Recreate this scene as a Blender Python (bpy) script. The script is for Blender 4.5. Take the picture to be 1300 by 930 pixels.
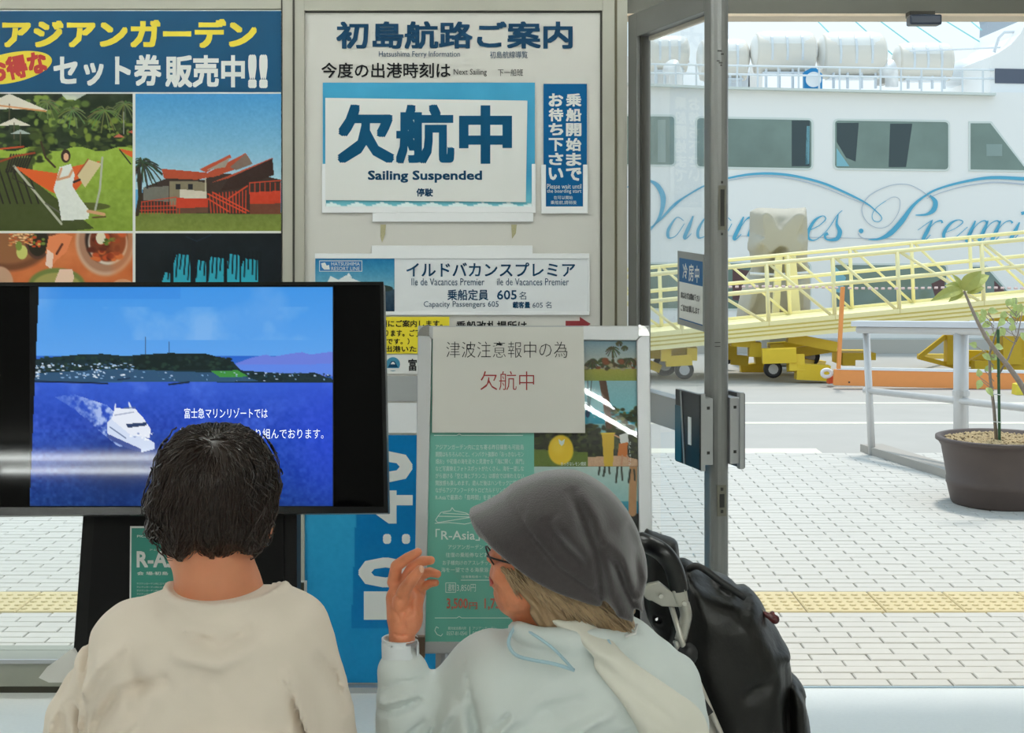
import bpy, bmesh, math, random
import numpy as np
from mathutils import Vector, Matrix
random.seed(7); RNG = np.random.default_rng(7)
for o in list(bpy.data.objects): bpy.data.objects.remove(o)
SC = bpy.context.scene; COL = SC.collection
PI = math.pi

# ------------------------------------------------------------------ camera
F = 1800.0; HOR = 300.0; CH = 1.42; CX = 650.0
cam_d = bpy.data.cameras.new('camera'); cam = bpy.data.objects.new('camera', cam_d); COL.objects.link(cam)
cam.location = (0, 0, CH); cam.rotation_euler = (PI/2, 0, 0)
cam_d.sensor_width = 36; cam_d.lens = F/1300*36; cam_d.shift_y = -(465-HOR)/1300
cam_d.clip_start = 0.05; cam_d.clip_end = 2000
SC.camera = cam
# ------------------------------------------------------------------ world, sun, exposure
W = bpy.data.worlds.new('World'); SC.world = W; W.use_nodes = True
nt = W.node_tree; nt.nodes.clear()
wo = nt.nodes.new('ShaderNodeOutputWorld'); bg = nt.nodes.new('ShaderNodeBackground')
tc = nt.nodes.new('ShaderNodeTexCoord'); sx = nt.nodes.new('ShaderNodeSeparateXYZ'); cr = nt.nodes.new('ShaderNodeValToRGB')
cr.color_ramp.elements[0].color = (0.74, 0.84, 0.88, 1); cr.color_ramp.elements[1].color = (0.55, 0.74, 0.90, 1)
cr.color_ramp.elements[0].position = 0.0; cr.color_ramp.elements[1].position = 0.8
nt.links.new(tc.outputs['Generated'], sx.inputs[0]); nt.links.new(sx.outputs['Z'], cr.inputs[0])
nt.links.new(cr.outputs[0], bg.inputs[0]); nt.links.new(bg.outputs[0], wo.inputs[0])
bg.inputs[1].default_value = 1.3
sd = bpy.data.lights.new('sun', 'SUN'); sd.energy = 2.5; sd.angle = 0.12; sd.color = (1, 0.95, 0.87)
sun = bpy.data.objects.new('sun', sd); COL.objects.link(sun)
sun.rotation_euler = (math.radians(-20), math.radians(7), 0)
SC.view_settings.view_transform = 'Standard'; SC.view_settings.look = 'None'
SC.view_settings.exposure = 0.0; SC.view_settings.gamma = 1; SC.view_settings.use_curve_mapping = False
TUBE_POWER = 44.0

# ------------------------------------------------------------------ helpers
def lin(c):
    return tuple(((v/255)/12.92 if v/255 <= .04045 else ((v/255+.055)/1.055)**2.4) for v in c)
MATS = {}
def mat(name, rgb, rough=.5, metal=0, noise=0.0, nscale=20, bump=0, bscale=60, coat=0, trans=0, sss=0, spec=.5, alpha=1, emit=0, sheen=0):
    if name in MATS: return MATS[name]
    m = bpy.data.materials.new(name); m.use_nodes = True; n = m.node_tree; p = n.nodes['Principled BSDF']
    c = lin(rgb)
    p.inputs['Base Color'].default_value = (*c, 1); p.inputs['Roughness'].default_value = rough
    p.inputs['Metallic'].default_value = metal; p.inputs['Specular IOR Level'].default_value = spec
    p.inputs['Coat Weight'].default_value = coat; p.inputs['Coat Roughness'].default_value = .05
    p.inputs['Transmission Weight'].default_value = trans
    if sheen: p.inputs['Sheen Weight'].default_value = sheen
    if sss:
        p.inputs['Subsurface Weight'].default_value = sss; p.inputs['Subsurface Radius'].default_value = (1, .3, .15)
        p.inputs['Subsurface Scale'].default_value = .012
    if emit:
        p.inputs['Emission Color'].default_value = (*c, 1); p.inputs['Emission Strength'].default_value = emit
    t = n.nodes.new('ShaderNodeTexCoord')
    if noise:
        x = n.nodes.new('ShaderNodeTexNoise'); x.inputs['Scale'].default_value = nscale; x.inputs['Detail'].default_value = 5
        mx = n.nodes.new('ShaderNodeMix'); mx.data_type = 'RGBA'
        mx.inputs['A'].default_value = (*[v*(1-noise) for v in c], 1); mx.inputs['B'].default_value = (*[min(1, v*(1+noise)) for v in c], 1)
        n.links.new(t.outputs['Object'], x.inputs['Vector']); n.links.new(x.outputs['Fac'], mx.inputs['Factor'])
        n.links.new(mx.outputs['Result'], p.inputs['Base Color'])
    if bump:
        x = n.nodes.new('ShaderNodeTexNoise'); x.inputs['Scale'].default_value = bscale; x.inputs['Detail'].default_value = 6
        b = n.nodes.new('ShaderNodeBump'); b.inputs['Strength'].default_value = bump; b.inputs['Distance'].default_value = .01
        n.links.new(t.outputs['Object'], x.inputs['Vector']); n.links.new(x.outputs['Fac'], b.inputs['Height'])
        n.links.new(b.outputs[0], p.inputs['Normal'])
    MATS[name] = m; return m
def print_mat(name, rough=.45, emit=0, coat=0, spec=.2):
    if name in MATS: return MATS[name]
    m = bpy.data.materials.new(name); m.use_nodes = True; n = m.node_tree; p = n.nodes['Principled BSDF']
    a = n.nodes.new('ShaderNodeAttribute'); a.attribute_name = 'print'
    p.inputs['Roughness'].default_value = rough; p.inputs['Specular IOR Level'].default_value = spec; p.inputs['Coat Weight'].default_value = coat; p.inputs['Coat Roughness'].default_value = .03
    if emit:
        p.inputs['Base Color'].default_value = (.01, .01, .01, 1)
        n.links.new(a.outputs['Color'], p.inputs['Emission Color']); p.inputs['Emission Strength'].default_value = emit
    else: n.links.new(a.outputs['Color'], p.inputs['Base Color'])
    MATS[name] = m; return m
def glass(name, tint=(1, 1, 1), refl=.08, haze=0):
    if name in MATS: return MATS[name]
    m = bpy.data.materials.new(name); m.use_nodes = True; n = m.node_tree; n.nodes.clear()
    o = n.nodes.new('ShaderNodeOutputMaterial'); t = n.nodes.new('ShaderNodeBsdfTransparent'); g = n.nodes.new('ShaderNodeBsdfGlossy')
    t.inputs[0].default_value = (*tint, 1); g.inputs['Roughness'].default_value = .02
    fr = n.nodes.new('ShaderNodeFresnel'); fr.inputs[0].default_value = 1.45
    ge = n.nodes.new('ShaderNodeNewGeometry'); mf = n.nodes.new('ShaderNodeMath'); mf.operation = 'SUBTRACT'; mf.use_clamp = True   # only the outer face of a pane reflects
    n.links.new(fr.outputs[0], mf.inputs[0]); n.links.new(ge.outputs['Backfacing'], mf.inputs[1])
    x = n.nodes.new('ShaderNodeMixShader'); n.links.new(mf.outputs[0], x.inputs[0]); n.links.new(t.outputs[0], x.inputs[1]); n.links.new(g.outputs[0], x.inputs[2])
    last = x
    if haze:
        d = n.nodes.new('ShaderNodeBsdfDiffuse'); d.inputs[0].default_value = (.9, .9, .9, 1)
        y = n.nodes.new('ShaderNodeMixShader'); y.inputs[0].default_value = haze
        n.links.new(x.outputs[0], y.inputs[1]); n.links.new(d.outputs[0], y.inputs[2]); last = y
    n.links.new(last.outputs[0], o.inputs[0]); MATS[name] = m; return m

LOCAL = set()
def wm(o): return (wm(o.parent) @ o.matrix_parent_inverse @ o.matrix_basis) if o.parent else o.matrix_basis.copy()
def root_of(o): return root_of(o.parent) if o.parent else o
def link(o, parent=None):          # meshes are built in world space; the parent inverse keeps them there
    COL.objects.link(o)
    if parent is not None:
        o.parent = parent
        if root_of(parent).name not in LOCAL: o.matrix_parent_inverse = wm(parent).inverted()
    return o
def tag(o, label=None, cat=None, group=None, kind=None):
    if label: o['label'] = label
    if cat: o['category'] = cat
    if group: o['group'] = group
    if kind: o['kind'] = kind
    return o
def empty(name, loc=(0, 0, 0), label=None, cat=None, group=None, kind=None):
    o = bpy.data.objects.new(name, None); o.empty_display_size = .05; o.location = loc; COL.objects.link(o)
    return tag(o, label, cat, group, kind)
class MB:
    def __init__(s): s.v = []; s.f = []
    def add(s, vs, fs):
        k = len(s.v); s.v += [tuple(p) for p in vs]; s.f += [tuple(i+k for i in f) for f in fs]; return s
    def box(s, a, b):
        (x0, y0, z0), (x1, y1, z1) = a, b
        return s.add([(x0, y0, z0), (x1, y0, z0), (x1, y1, z0), (x0, y1, z0), (x0, y0, z1), (x1, y0, z1), (x1, y1, z1), (x0, y1, z1)],
              [(0, 3, 2, 1), (4, 5, 6, 7), (0, 1, 5, 4), (1, 2, 6, 5), (2, 3, 7, 6), (3, 0, 4, 7)])
    def prism(s, pts, ext):          # pts: planar 3D loop, ext: extrusion vector
        n = len(pts); e = Vector(ext)
        return s.add([Vector(p) for p in pts]+[Vector(p)+e for p in pts],
              [tuple(range(n)), tuple(range(2*n-1, n-1, -1))]+[(i, i+n, (i+1) % n+n, (i+1) % n) for i in range(n)])
    def tube(s, pts, r, seg=8, closed=False, caps=True):
        pts = [Vector(p) for p in pts]; n = len(pts)
        rs = r if isinstance(r, (list, tuple)) else [r]*n
        vs = []; up = Vector((0, 0, 1)); prev = None
        for i, p in enumerate(pts):
            a = pts[(i-1) % n] if (i > 0 or closed) else p; b = pts[(i+1) % n] if (i < n-1 or closed) else p
            t = (b-a).normalized() if (b-a).length > 1e-9 else Vector((0, 0, 1))
            if prev is None:
                u = t.cross(up)
                if u.length < .05: u = t.cross(Vector((1, 0, 0)))
            else: u = prev-t*prev.dot(t)
            u.normalize(); prev = u; w = t.cross(u)
            for k in range(seg):
                a_ = 2*PI*k/seg; vs.append(p+(u*math.cos(a_)+w*math.sin(a_))*rs[i])
        fs = []
        for i in range(n if closed else n-1):
            j = (i+1) % n
            for k in range(seg): fs.append((i*seg+k, j*seg+k, j*seg+(k+1) % seg, i*seg+(k+1) % seg))
        if caps and not closed: fs += [tuple(range(seg-1, -1, -1)), tuple((n-1)*seg+k for k in range(seg))]
        return s.add(vs, fs)
    def lathe(s, prof, c, seg=32, axis='z'):
        vs = []; fs = []; n = len(prof)
        for r, h in prof:
            for k in range(seg):
                a = 2*PI*k/seg
                p = {'z': (r*math.cos(a), r*math.sin(a), h), 'x': (h, r*math.cos(a), r*math.sin(a)), 'y': (r*math.cos(a), h, r*math.sin(a))}[axis]
                vs.append((p[0]+c[0], p[1]+c[1], p[2]+c[2]))
        for i in range(n-1):
            for k in range(seg): fs.append((i*seg+k, i*seg+(k+1) % seg, (i+1)*seg+(k+1) % seg, (i+1)*seg+k))
        fs += [tuple(range(seg-1, -1, -1)), tuple((n-1)*seg+k for k in range(seg))]
        return s.add(vs, fs)
    def build(s, name, m, parent=None, smooth=False, bevel=0, base=None):
        me = bpy.data.meshes.new(name)
        vs = s.v
        if base is not None: vs = [(p[0]-base[0], p[1]-base[1], p[2]-base[2]) for p in vs]
        me.from_pydata(vs, [], s.f); me.update()
        bm = bmesh.new(); bm.from_mesh(me); bmesh.ops.recalc_face_normals(bm, faces=bm.faces)
        if bevel: bmesh.ops.bevel(bm, geom=[e for e in bm.edges if len(e.link_faces) == 2 and e.calc_face_angle(0) > .5], offset=bevel, segments=2, affect='EDGES', profile=.6)
        bm.to_mesh(me); bm.free()
        if smooth: me.polygons.foreach_set('use_smooth', [True]*len(me.polygons))
        if m: me.materials.append(m)
        o = bpy.data.objects.new(name, me)
        if base is not None: o.location = base
        return link(o, parent)
def box(name, a, b, m, parent=None, bevel=0): return MB().box(a, b).build(name, m, parent, bevel=bevel)

class Surf:
    """a plane: distance D at image row y0, lean (m of depth gained per m of height), yaw (depth per m to the right)"""
    def __init__(s, D, y0=HOR, x0=CX, lean=0, yaw=0):
        s.p = Vector(((x0-CX)/F*D, D, CH+(HOR-y0)/F*D)); s.n = Vector((yaw, -1, lean)).normalized()
    def at(s, px, py, off=0):
        d = Vector(((px-CX)/F, 1, (HOR-py)/F)); c = Vector((0, 0, CH))
        t = (s.p-c).dot(s.n)/d.dot(s.n)
        return c+d*t+s.n*off
    def slab(s, mb, pts, t, off=0):
        if len(pts) == 2: (a, b), (c, d) = pts; pts = [(a, b), (c, b), (c, d), (a, d)]
        return mb.prism([s.at(x, y, off) for x, y in pts], -s.n*t)
    def rect(s, name, x0, y0, x1, y1, m, parent=None, t=.002, off=0, bevel=0):
        return s.slab(MB(), [(x0, y0), (x1, y1)], t, off).build(name, m, parent, bevel=bevel)
    def poly(s, name, pts, m, parent=None, t=.0006, off=.001): return s.slab(MB(), pts, t, off).build(name, m, parent)
def P(px, py, D): return Vector(((px-CX)/F*D, D, CH+(HOR-py)/F*D))
def Z0(px, py):           # ground point seen at pixel
    D = F*CH/(py-HOR); return Vector(((px-CX)/F*D, D, 0))

_tc = {}
def text_geo(s, bold=0, shear=0):
    key = (s, bold, shear)
    if key in _tc: return _tc[key]
    cu = bpy.data.curves.new('t', 'FONT'); cu.body = s; cu.resolution_u = 2; cu.size = 1; cu.offset = min(bold, 0); cu.shear = shear
    o = bpy.data.objects.new('t', cu); COL.objects.link(o)
    dg = bpy.context.evaluated_depsgraph_get(); me = bpy.data.meshes.new_from_object(o.evaluated_get(dg))
    v = np.array([(p.co.x, p.co.y, 0) for p in me.vertices]).reshape(-1, 3); f = [tuple(p.vertices) for p in me.polygons]
    bpy.data.objects.remove(o); bpy.data.curves.remove(cu); bpy.data.meshes.remove(me)
    if bold > 0 and len(v):           # heavier weight: shifted coplanar copies of the same glyphs
        V, Fc = [], []; n = len(v); k = 8 if bold > .02 else 4
        for i in range(k):
            a = 2*PI*i/k+(0 if k == 8 else PI/4); q = max(abs(math.cos(a)), abs(math.sin(a))); V.append(np.c_[v[:, :2]+np.array((math.cos(a), math.sin(a)))/q*bold*.92, np.full(n, i*3e-5)]); Fc += [tuple(j+n*i for j in q) for q in f]
        v = np.concatenate(V); f = Fc
    _tc[key] = (v, f); return v, f
def texts(name, surf, items, m, parent, off=.002, t=.0):
    """items: (string, x0, y0, x1, y1[, bold[, mode]]) fitted into pixel boxes; mode 'v' = stacked, 'r' = reads upward, or angle in degrees"""
    if len(items) > 1:                 # every line of writing is a part of its own
        if parent is None: parent = empty(name, surf.at(items[0][1], items[0][2])); name = 'lettering'
        for it in items: texts(name, surf, [it], m, parent, off)
        return parent
    mb = MB()
    for it in items:
        s, x0, y0, x1, y1 = it[:5]; bold = it[5] if len(it) > 5 else 0; mode = it[6] if len(it) > 6 else ''
        if mode == 'v':
            n = len(s); h = (y1-y0)/n
            for i, ch in enumerate(s):
                sub = .92 if ch not in 'ちさい' else .86
                texts_one(mb, surf, ch, x0, y0+i*h+h*.04, x1, y0+i*h+h*sub, bold, '', off)
        else: texts_one(mb, surf, s, x0, y0, x1, y1, bold, mode, off)
    return mb.build(name, m, parent)
def texts_one(mb, surf, s, x0, y0, x1, y1, bold, mode, off):
    v, f = text_geo(s, bold)
    if len(v) == 0: return
    a, b = v.min(0), v.max(0); u = (v-a)/np.maximum(b-a, 1e-6)
    if mode == 'r': X = x0+(1-u[:, 1])*(x1-x0); Y = y1-u[:, 0]*(y1-y0)
    else: X = x0+u[:, 0]*(x1-x0); Y = y1-u[:, 1]*(y1-y0)
    if isinstance(mode, (int, float)):
        cx, cy = (x0+x1)/2, (y0+y1)/2; c_, s_ = math.cos(math.radians(mode)), -math.sin(math.radians(mode))
        X, Y = cx+(X-cx)*c_-(Y-cy)*s_, cy+(X-cx)*s_+(Y-cy)*c_
    mb.add([surf.at(x, y, off+z) for x, y, z in zip(X, Y, v[:, 2])], f)

# ---- numpy painter for flat prints (posters, screens): colours live on a fine grid mesh
def vnoise(h, w, cells, seed, oct=4):
    r = np.random.default_rng(seed); out = np.zeros((h, w)); amp = 1; tot = 0
    for o in range(oct):
        gy, gx = int(cells*2**o)+2, int(cells*2**o*w/h)+2; g = r.random((gy+1, gx+1))
        y = np.linspace(0, gy-1.001, h); x = np.linspace(0, gx-1.001, w); yi = y.astype(int); xi = x.astype(int)
        fy = (y-yi)[:, None]; fx = (x-xi)[None]; fy = fy*fy*(3-2*fy); fx = fx*fx*(3-2*fx)
        a = g[yi][:, xi]*(1-fx)+g[yi][:, xi+1]*fx; b = g[yi+1][:, xi]*(1-fx)+g[yi+1][:, xi+1]*fx
        out += amp*(a*(1-fy)+b*fy); tot += amp; amp *= .5
    return out/tot
class Cv:
    def __init__(s, x0, y0, x1, y1, res=1.0, col=(255, 255, 255)):
        s.b = (x0, y0, x1, y1); s.w = int((x1-x0)*res)+1; s.h = int((y1-y0)*res)+1
        s.X, s.Y = np.meshgrid(np.linspace(x0, x1, s.w), np.linspace(y0, y1, s.h)); s.A = np.zeros((s.h, s.w, 3)); s.A[:] = col; s.res = res
    def mask(s, M, col, a=1.0):
        M = (np.clip(M, 0, 1)*a)[..., None]; s.A = s.A*(1-M)+np.asarray(col, float)*M; return s
    def grad(s, c0, c1, y0=None, y1=None, M=None):
        y0 = s.b[1] if y0 is None else y0; y1 = s.b[3] if y1 is None else y1
        t = np.clip((s.Y-y0)/(y1-y0), 0, 1)[..., None]; C = np.asarray(c0, float)*(1-t)+np.asarray(c1, float)*t
        M = ((s.Y >= y0) & (s.Y <= y1)) if M is None else M
        s.A = np.where(M[..., None], C, s.A); return s
    def pm(s, pts):
        ins = np.zeros(s.X.shape, bool); n = len(pts)
        for i in range(n):
            xa, ya = pts[i]; xb, yb = pts[(i+1) % n]
            if ya == yb: continue
            c = ((ya > s.Y) != (yb > s.Y)) & (s.X < (xb-xa)*(s.Y-ya)/(yb-ya)+xa); ins ^= c
        return ins
    def poly(s, pts, col, a=1): return s.mask(s.pm(pts).astype(float), col, a)
    def ell(s, cx, cy, rx, ry, col, a=1, soft=.1, rot=0):
        c, q = math.cos(rot), math.sin(rot); u = ((s.X-cx)*c+(s.Y-cy)*q)/rx; v = (-(s.X-cx)*q+(s.Y-cy)*c)/ry
        return s.mask((1-np.sqrt(u*u+v*v))/soft+.5, col, a)
    def line(s, pts, w, col, a=1):
        D = np.full(s.X.shape, 1e9)
        for (xa, ya), (xb, yb) in zip(pts[:-1], pts[1:]):
            dx, dy = xb-xa, yb-ya; t = np.clip(((s.X-xa)*dx+(s.Y-ya)*dy)/(dx*dx+dy*dy+1e-9), 0, 1)
            D = np.minimum(D, np.hypot(s.X-xa-t*dx, s.Y-ya-t*dy))
        return s.mask((w/2-D)*1.5+.5, col, a)
    def noise(s, cells, amp, seed=0, M=None, oct=4):
        n = (vnoise(s.h, s.w, cells, seed, oct)-.5)*2*amp
        n = n[..., None]*np.ones(3)
        s.A = s.A+ (n if M is None else n*M[..., None]); return s
    def blobs(s, n, x0, y0, x1, y1, r0, r1, cols, seed=1, asp=.7):
        r = random.Random(seed)
        for i in range(n): s.ell(r.uniform(x0, x1), r.uniform(y0, y1), r.uniform(r0, r1), r.uniform(r0, r1)*asp, r.choice(cols), soft=.6)
        return s
    def palm(s, x, y, r, col, seed=1, n=16, w=1.1):
        q = random.Random(seed)
        for i in range(n):
            a = 2*PI*i/n+q.uniform(-.2, .2); pts = [(x+math.cos(a)*r*t, y-math.sin(a)*r*t*.75+r*.55*t*t) for t in (0, .3, .6, 1)]
            c = [k+q.uniform(-12, 18) for k in col]; s.line(pts, w, c)
        return s
    def mesh(s, name, surf, m, parent, off=.0015):
        s.A = np.clip(s.A, 0, 255)
        C = s.A/255; C = np.where(C <= .04045, C/12.92, ((C+.055)/1.055)**2.4)
        x0, y0, x1, y1 = s.b
        # plane is a homography of the pixel grid: intersect every ray
        n = surf.n; c = np.array((0, 0, CH)); num = (surf.p-Vector(c)).dot(n)
        dx = (s.X-CX)/F; dz = (HOR-s.Y)/F; t = num/(dx*n.x+n.y+dz*n.z)
        V = np.stack([dx*t+n.x*off, t+n.y*off, CH+dz*t+n.z*off], -1).reshape(-1, 3)
        h, w = s.h, s.w; i = np.arange(h*w).reshape(h, w)
        Q = np.stack([i[:-1, :-1], i[1:, :-1], i[1:, 1:], i[:-1, 1:]], -1).reshape(-1, 4)
        me = bpy.data.meshes.new(name); me.vertices.add(len(V)); me.vertices.foreach_set('co', V.ravel().astype(np.float32))
        me.loops.add(Q.size); me.loops.foreach_set('vertex_index', Q.ravel().astype(np.int32))
        me.polygons.add(len(Q)); me.polygons.foreach_set('loop_start', (np.arange(len(Q))*4).astype(np.int32)); me.polygons.foreach_set('loop_total', np.full(len(Q), 4, np.int32))
        me.update(calc_edges=True)
        at = me.color_attributes.new('print', 'FLOAT_COLOR', 'POINT')
        at.data.foreach_set('color', np.concatenate([C.reshape(-1, 3), np.ones((h*w, 1))], 1).ravel().astype(np.float32))
        me.materials.append(m); return link(bpy.data.objects.new(name, me), parent)

# ---- signed-distance modelling with surface nets: continuous organic shapes
def poly_dist(X, Z, pts):
    d = np.full(X.shape, 1e9); ins = np.zeros(X.shape, bool); n = len(pts)
    for i in range(n):
        xa, ya = pts[i]; xb, yb = pts[(i+1) % n]; dx, dy = xb-xa, yb-ya
        t = np.clip(((X-xa)*dx+(Z-ya)*dy)/(dx*dx+dy*dy+1e-12), 0, 1); d = np.minimum(d, np.hypot(X-xa-t*dx, Z-ya-t*dy))
        if ya != yb: ins ^= ((ya > Z) != (yb > Z)) & (X < (xb-xa)*(Z-ya)/(yb-ya)+xa)
    return np.where(ins, -d, d)
def smooth_loop(pts, k=4, closed=True):
    out = []; n = len(pts)
    for i in range(n if closed else n-1):
        g = (lambda j: pts[j % n]) if closed else (lambda j: pts[min(max(j, 0), n-1)])
        p0, p1, p2, p3 = g(i-1), g(i), g(i+1), g(i+2)
        for j in range(k):
            t = j/k; out.append(tuple(.5*((2*b)+(-a+c)*t+(2*a-5*b+4*c-d)*t*t+(-a+3*b-3*c+d)*t**3) for a, b, c, d in zip(p0, p1, p2, p3)))
    if not closed: out.append(tuple(pts[-1]))
    return out
class Grid:
    def __init__(s, lo, hi, h):
        s.lo = np.array(lo, float); s.h = h; s.n = [int((b-a)/h)+2 for a, b in zip(lo, hi)]
        ax = [s.lo[i]+h*np.arange(s.n[i]) for i in range(3)]
        s.x, s.y, s.z = ax[0][:, None, None], ax[1][None, :, None], ax[2][None, None, :]
        s.xx, s.zz = np.meshgrid(ax[0], ax[2], indexing='ij')
        s.d = np.full(s.n, 1e3, np.float32)
    def inflate(s, pts, yc, R, T, yfun=None):      # pts in (x,z) metres
        d2 = poly_dist(s.xx, s.zz, pts)[:, None, :]; q = np.maximum(d2+R, 0); yy = (s.y-yc) if yfun is None else (s.y-yfun(s.xx, s.zz)[:, None, :])
        k = R/T; return np.where(d2 > 0, np.hypot(np.maximum(d2, 0)+R, yy*k)-R, np.hypot(q, np.maximum(np.abs(yy)*k, 0))-R)
    def ell(s, c, r, rot=None):
        X, Y, Z = s.x-c[0], s.y-c[1], s.z-c[2]
        if rot is not None:
            M = rot; X, Y, Z = M[0][0]*X+M[1][0]*Y+M[2][0]*Z, M[0][1]*X+M[1][1]*Y+M[2][1]*Z, M[0][2]*X+M[1][2]*Y+M[2][2]*Z
        k = np.sqrt((X/r[0])**2+(Y/r[1])**2+(Z/r[2])**2); return (k-1)*min(r)
    def cone(s, a, b, ra, rb):
        a = np.array(a, float); b = np.array(b, float); u = b-a; L = (u*u).sum()
        t = np.clip(((s.x-a[0])*u[0]+(s.y-a[1])*u[1]+(s.z-a[2])*u[2])/L, 0, 1)
        return np.sqrt((s.x-a[0]-t*u[0])**2+(s.y-a[1]-t*u[1])**2+(s.z-a[2]-t*u[2])**2)-(ra+(rb-ra)*t)
    def groove(s, pts, r, depth, yc=None, px=None):   # fold drawn along an (x,z) polyline, only on the side facing -y
        d = np.full(s.xx.shape, 1e9); m = len(pts)-1; best = np.zeros(s.xx.shape)
        for i, ((xa, ya), (xb, yb)) in enumerate(zip(pts[:-1], pts[1:])):
            dx, dy = xb-xa, yb-ya; t = np.clip(((s.xx-xa)*dx+(s.zz-ya)*dy)/(dx*dx+dy*dy+1e-12), 0, 1); q = np.hypot(s.xx-xa-t*dx, s.zz-ya-t*dy)
            best = np.where(q < d, (i+t)/m, best); d = np.minimum(d, q)
        e = (np.exp(-(d/r)**2)*np.clip(np.sin(PI*best), 0.0, 1)**.5)[:, None, :]
        s.d = s.d-depth*e*(1 if yc is None else (s.y < yc)); return s
    def chain(s, pts, rs, k=.01):
        d = None
        for i in range(len(pts)-1):
            c = s.cone(pts[i], pts[i+1], rs[i], rs[i+1]); d = c if d is None else np.minimum(d, c)
        return d
    def add(s, f, k=.01): s.d = smin(s.d, f, k); return s
    def sub(s, f, k=.01): s.d = -smin(-s.d, f, k); return s
    def wrinkle(s, a, b, r, depth, ext=.5):   # groove (negative) or ridge (positive) along a line a-b
        a = np.array(a, float); b = np.array(b, float); u = b-a; L = (u*u).sum()
        t = np.clip(((s.x-a[0])*u[0]+(s.y-a[1])*u[1]+(s.z-a[2])*u[2])/L, 0, 1)
        q = np.sqrt((s.x-a[0]-t*u[0])**2+(s.y-a[1]-t*u[1])**2+(s.z-a[2]-t*u[2])**2); s.d = s.d-depth*np.exp(-(q/r)**2)*(np.sin(PI*np.clip(t, .02, .98))**.6); return s
    def mesh(s, name, m, parent=None, smooth=True, base=None):
        d = np.asarray(s.d, float)+1e-9; d = np.broadcast_to(d, s.n).copy()
        d[0] = d[-1] = 1; d[:, 0] = d[:, -1] = 1; d[:, :, 0] = d[:, :, -1] = 1
        sg = d < 0; nx, ny, nz = [k-1 for k in s.n]
        acc = np.zeros((nx, ny, nz, 3)); cnt = np.zeros((nx, ny, nz))
        offs = [(i, j, k) for i in (0, 1) for j in (0, 1) for k in (0, 1)]
        def sl(o): return (slice(o[0], o[0]+nx), slice(o[1], o[1]+ny), slice(o[2], o[2]+nz))
        for a in offs:
            for ax in range(3):
                if a[ax]: continue
                b = list(a); b[ax] = 1; A = d[sl(a)]; B = d[sl(b)]; cr_ = sg[sl(a)] != sg[sl(b)]
                t = np.where(cr_, A/(np.where(cr_, A-B, 1)), 0)
                for c in range(3): acc[..., c] += np.where(cr_, a[c]+(t if c == ax else 0), 0)
                cnt += cr_
        act = cnt > 0; idx = -np.ones((nx, ny, nz), int); idx[act] = np.arange(act.sum())
        ii = np.argwhere(act); V = s.lo+s.h*(ii+acc[act]/cnt[act][:, None]); Fs = []
        for ax in range(3):
            o1, o2 = [(1, 2), (2, 0), (0, 1)][ax]
            A = d if True else d; s0 = [slice(1, -1)]*3; s0[ax] = slice(0, -1); s1 = [slice(1, -1)]*3; s1[ax] = slice(1, None)
            a_, b_ = sg[tuple(s0)], sg[tuple(s1)]; e = np.argwhere(a_ != b_)
            base_ = e+1; base_[:, ax] -= 1; flip = ~a_[tuple(e.T)]
            q = []
            for u, v in ((-1, -1), (0, -1), (0, 0), (-1, 0)):
                c = base_.copy(); c[:, o1] += u; c[:, o2] += v; q.append(idx[tuple(c.T)])
            q = np.stack(q, 1); q[flip] = q[flip][:, ::-1]; Fs.append(q)
        Q = np.concatenate(Fs); Q = Q[(Q >= 0).all(1)]
        me = bpy.data.meshes.new(name); bp = np.zeros(3) if base is None else np.array(base)
        me.from_pydata((V-bp).tolist(), [], Q.tolist()); me.update()
        if smooth: me.polygons.foreach_set('use_smooth', [True]*len(me.polygons))
        if m: me.materials.append(m)
        o = bpy.data.objects.new(name, me)
        if base is not None: o.location = base
        return link(o, parent)
def smin(a, b, k):
    h = np.clip(.5+.5*(b-a)/k, 0, 1); return b+(a-b)*h-k*h*(1-h)
# ================================================================== materials
M_ALU = mat('painted_aluminium', (172, 170, 158), .45, noise=.06, nscale=4)
M_ALU2 = mat('bare_aluminium', (178, 180, 182), .38, metal=.6, noise=.05, nscale=5)
M_DOOR = mat('door_aluminium', (132, 133, 132), .4, metal=.55, noise=.08, nscale=12)
M_HEAD = mat('header_taupe', (96, 96, 88), .5, noise=.05)
M_PANEL = mat('board_panel', (208, 206, 200), .5, noise=.03, nscale=3)
M_WHITE = mat('white_plastic', (232, 234, 236), .35)
M_CARD = mat('white_card', (222, 223, 220), .55)
M_BLACK = mat('black_plastic', (14, 14, 15), .35)
M_GAP = mat('dark_gap', (60, 58, 52), .7)
M_RUB = mat('black_rubber', (24, 24, 26), .5)
M_FLOOR = mat('terrazzo_floor', (232, 235, 234), .35, noise=.05, nscale=90)
M_WALL = mat('wall_plaster', (214, 210, 200), .8, noise=.03)
M_PRINT = print_mat('printed_paper', .4)
M_PRINTG = print_mat('printed_poster_behind_film', .4)
# ================================================================== setting
DW = 4.46; SWALL = Surf(DW)
def wx(px): return (px-CX)/F*DW
def wz(py): return CH+(HOR-py)/F*DW
def struct(o): o['kind'] = 'structure'; return o
XL, XR, YB, ZC = -5.4, 4.2, -7.2, 2.95
ZT = wz(20)
struct(box('floor', (XL, YB, -.06), (XR, DW, 0), M_FLOOR))
struct(box('ceiling', (XL, YB, ZC), (XR, DW+.12, ZC+.1), M_WALL))
struct(box('wall_back', (XL, YB-.1, 0), (XR, YB, ZC), M_WALL))
struct(box('wall_left', (XL-.1, YB, 0), (XL, DW+.12, ZC), M_WALL))
struct(box('wall_right', (XR, YB, 0), (XR+.1, DW+.12, ZC), M_WALL))
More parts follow.
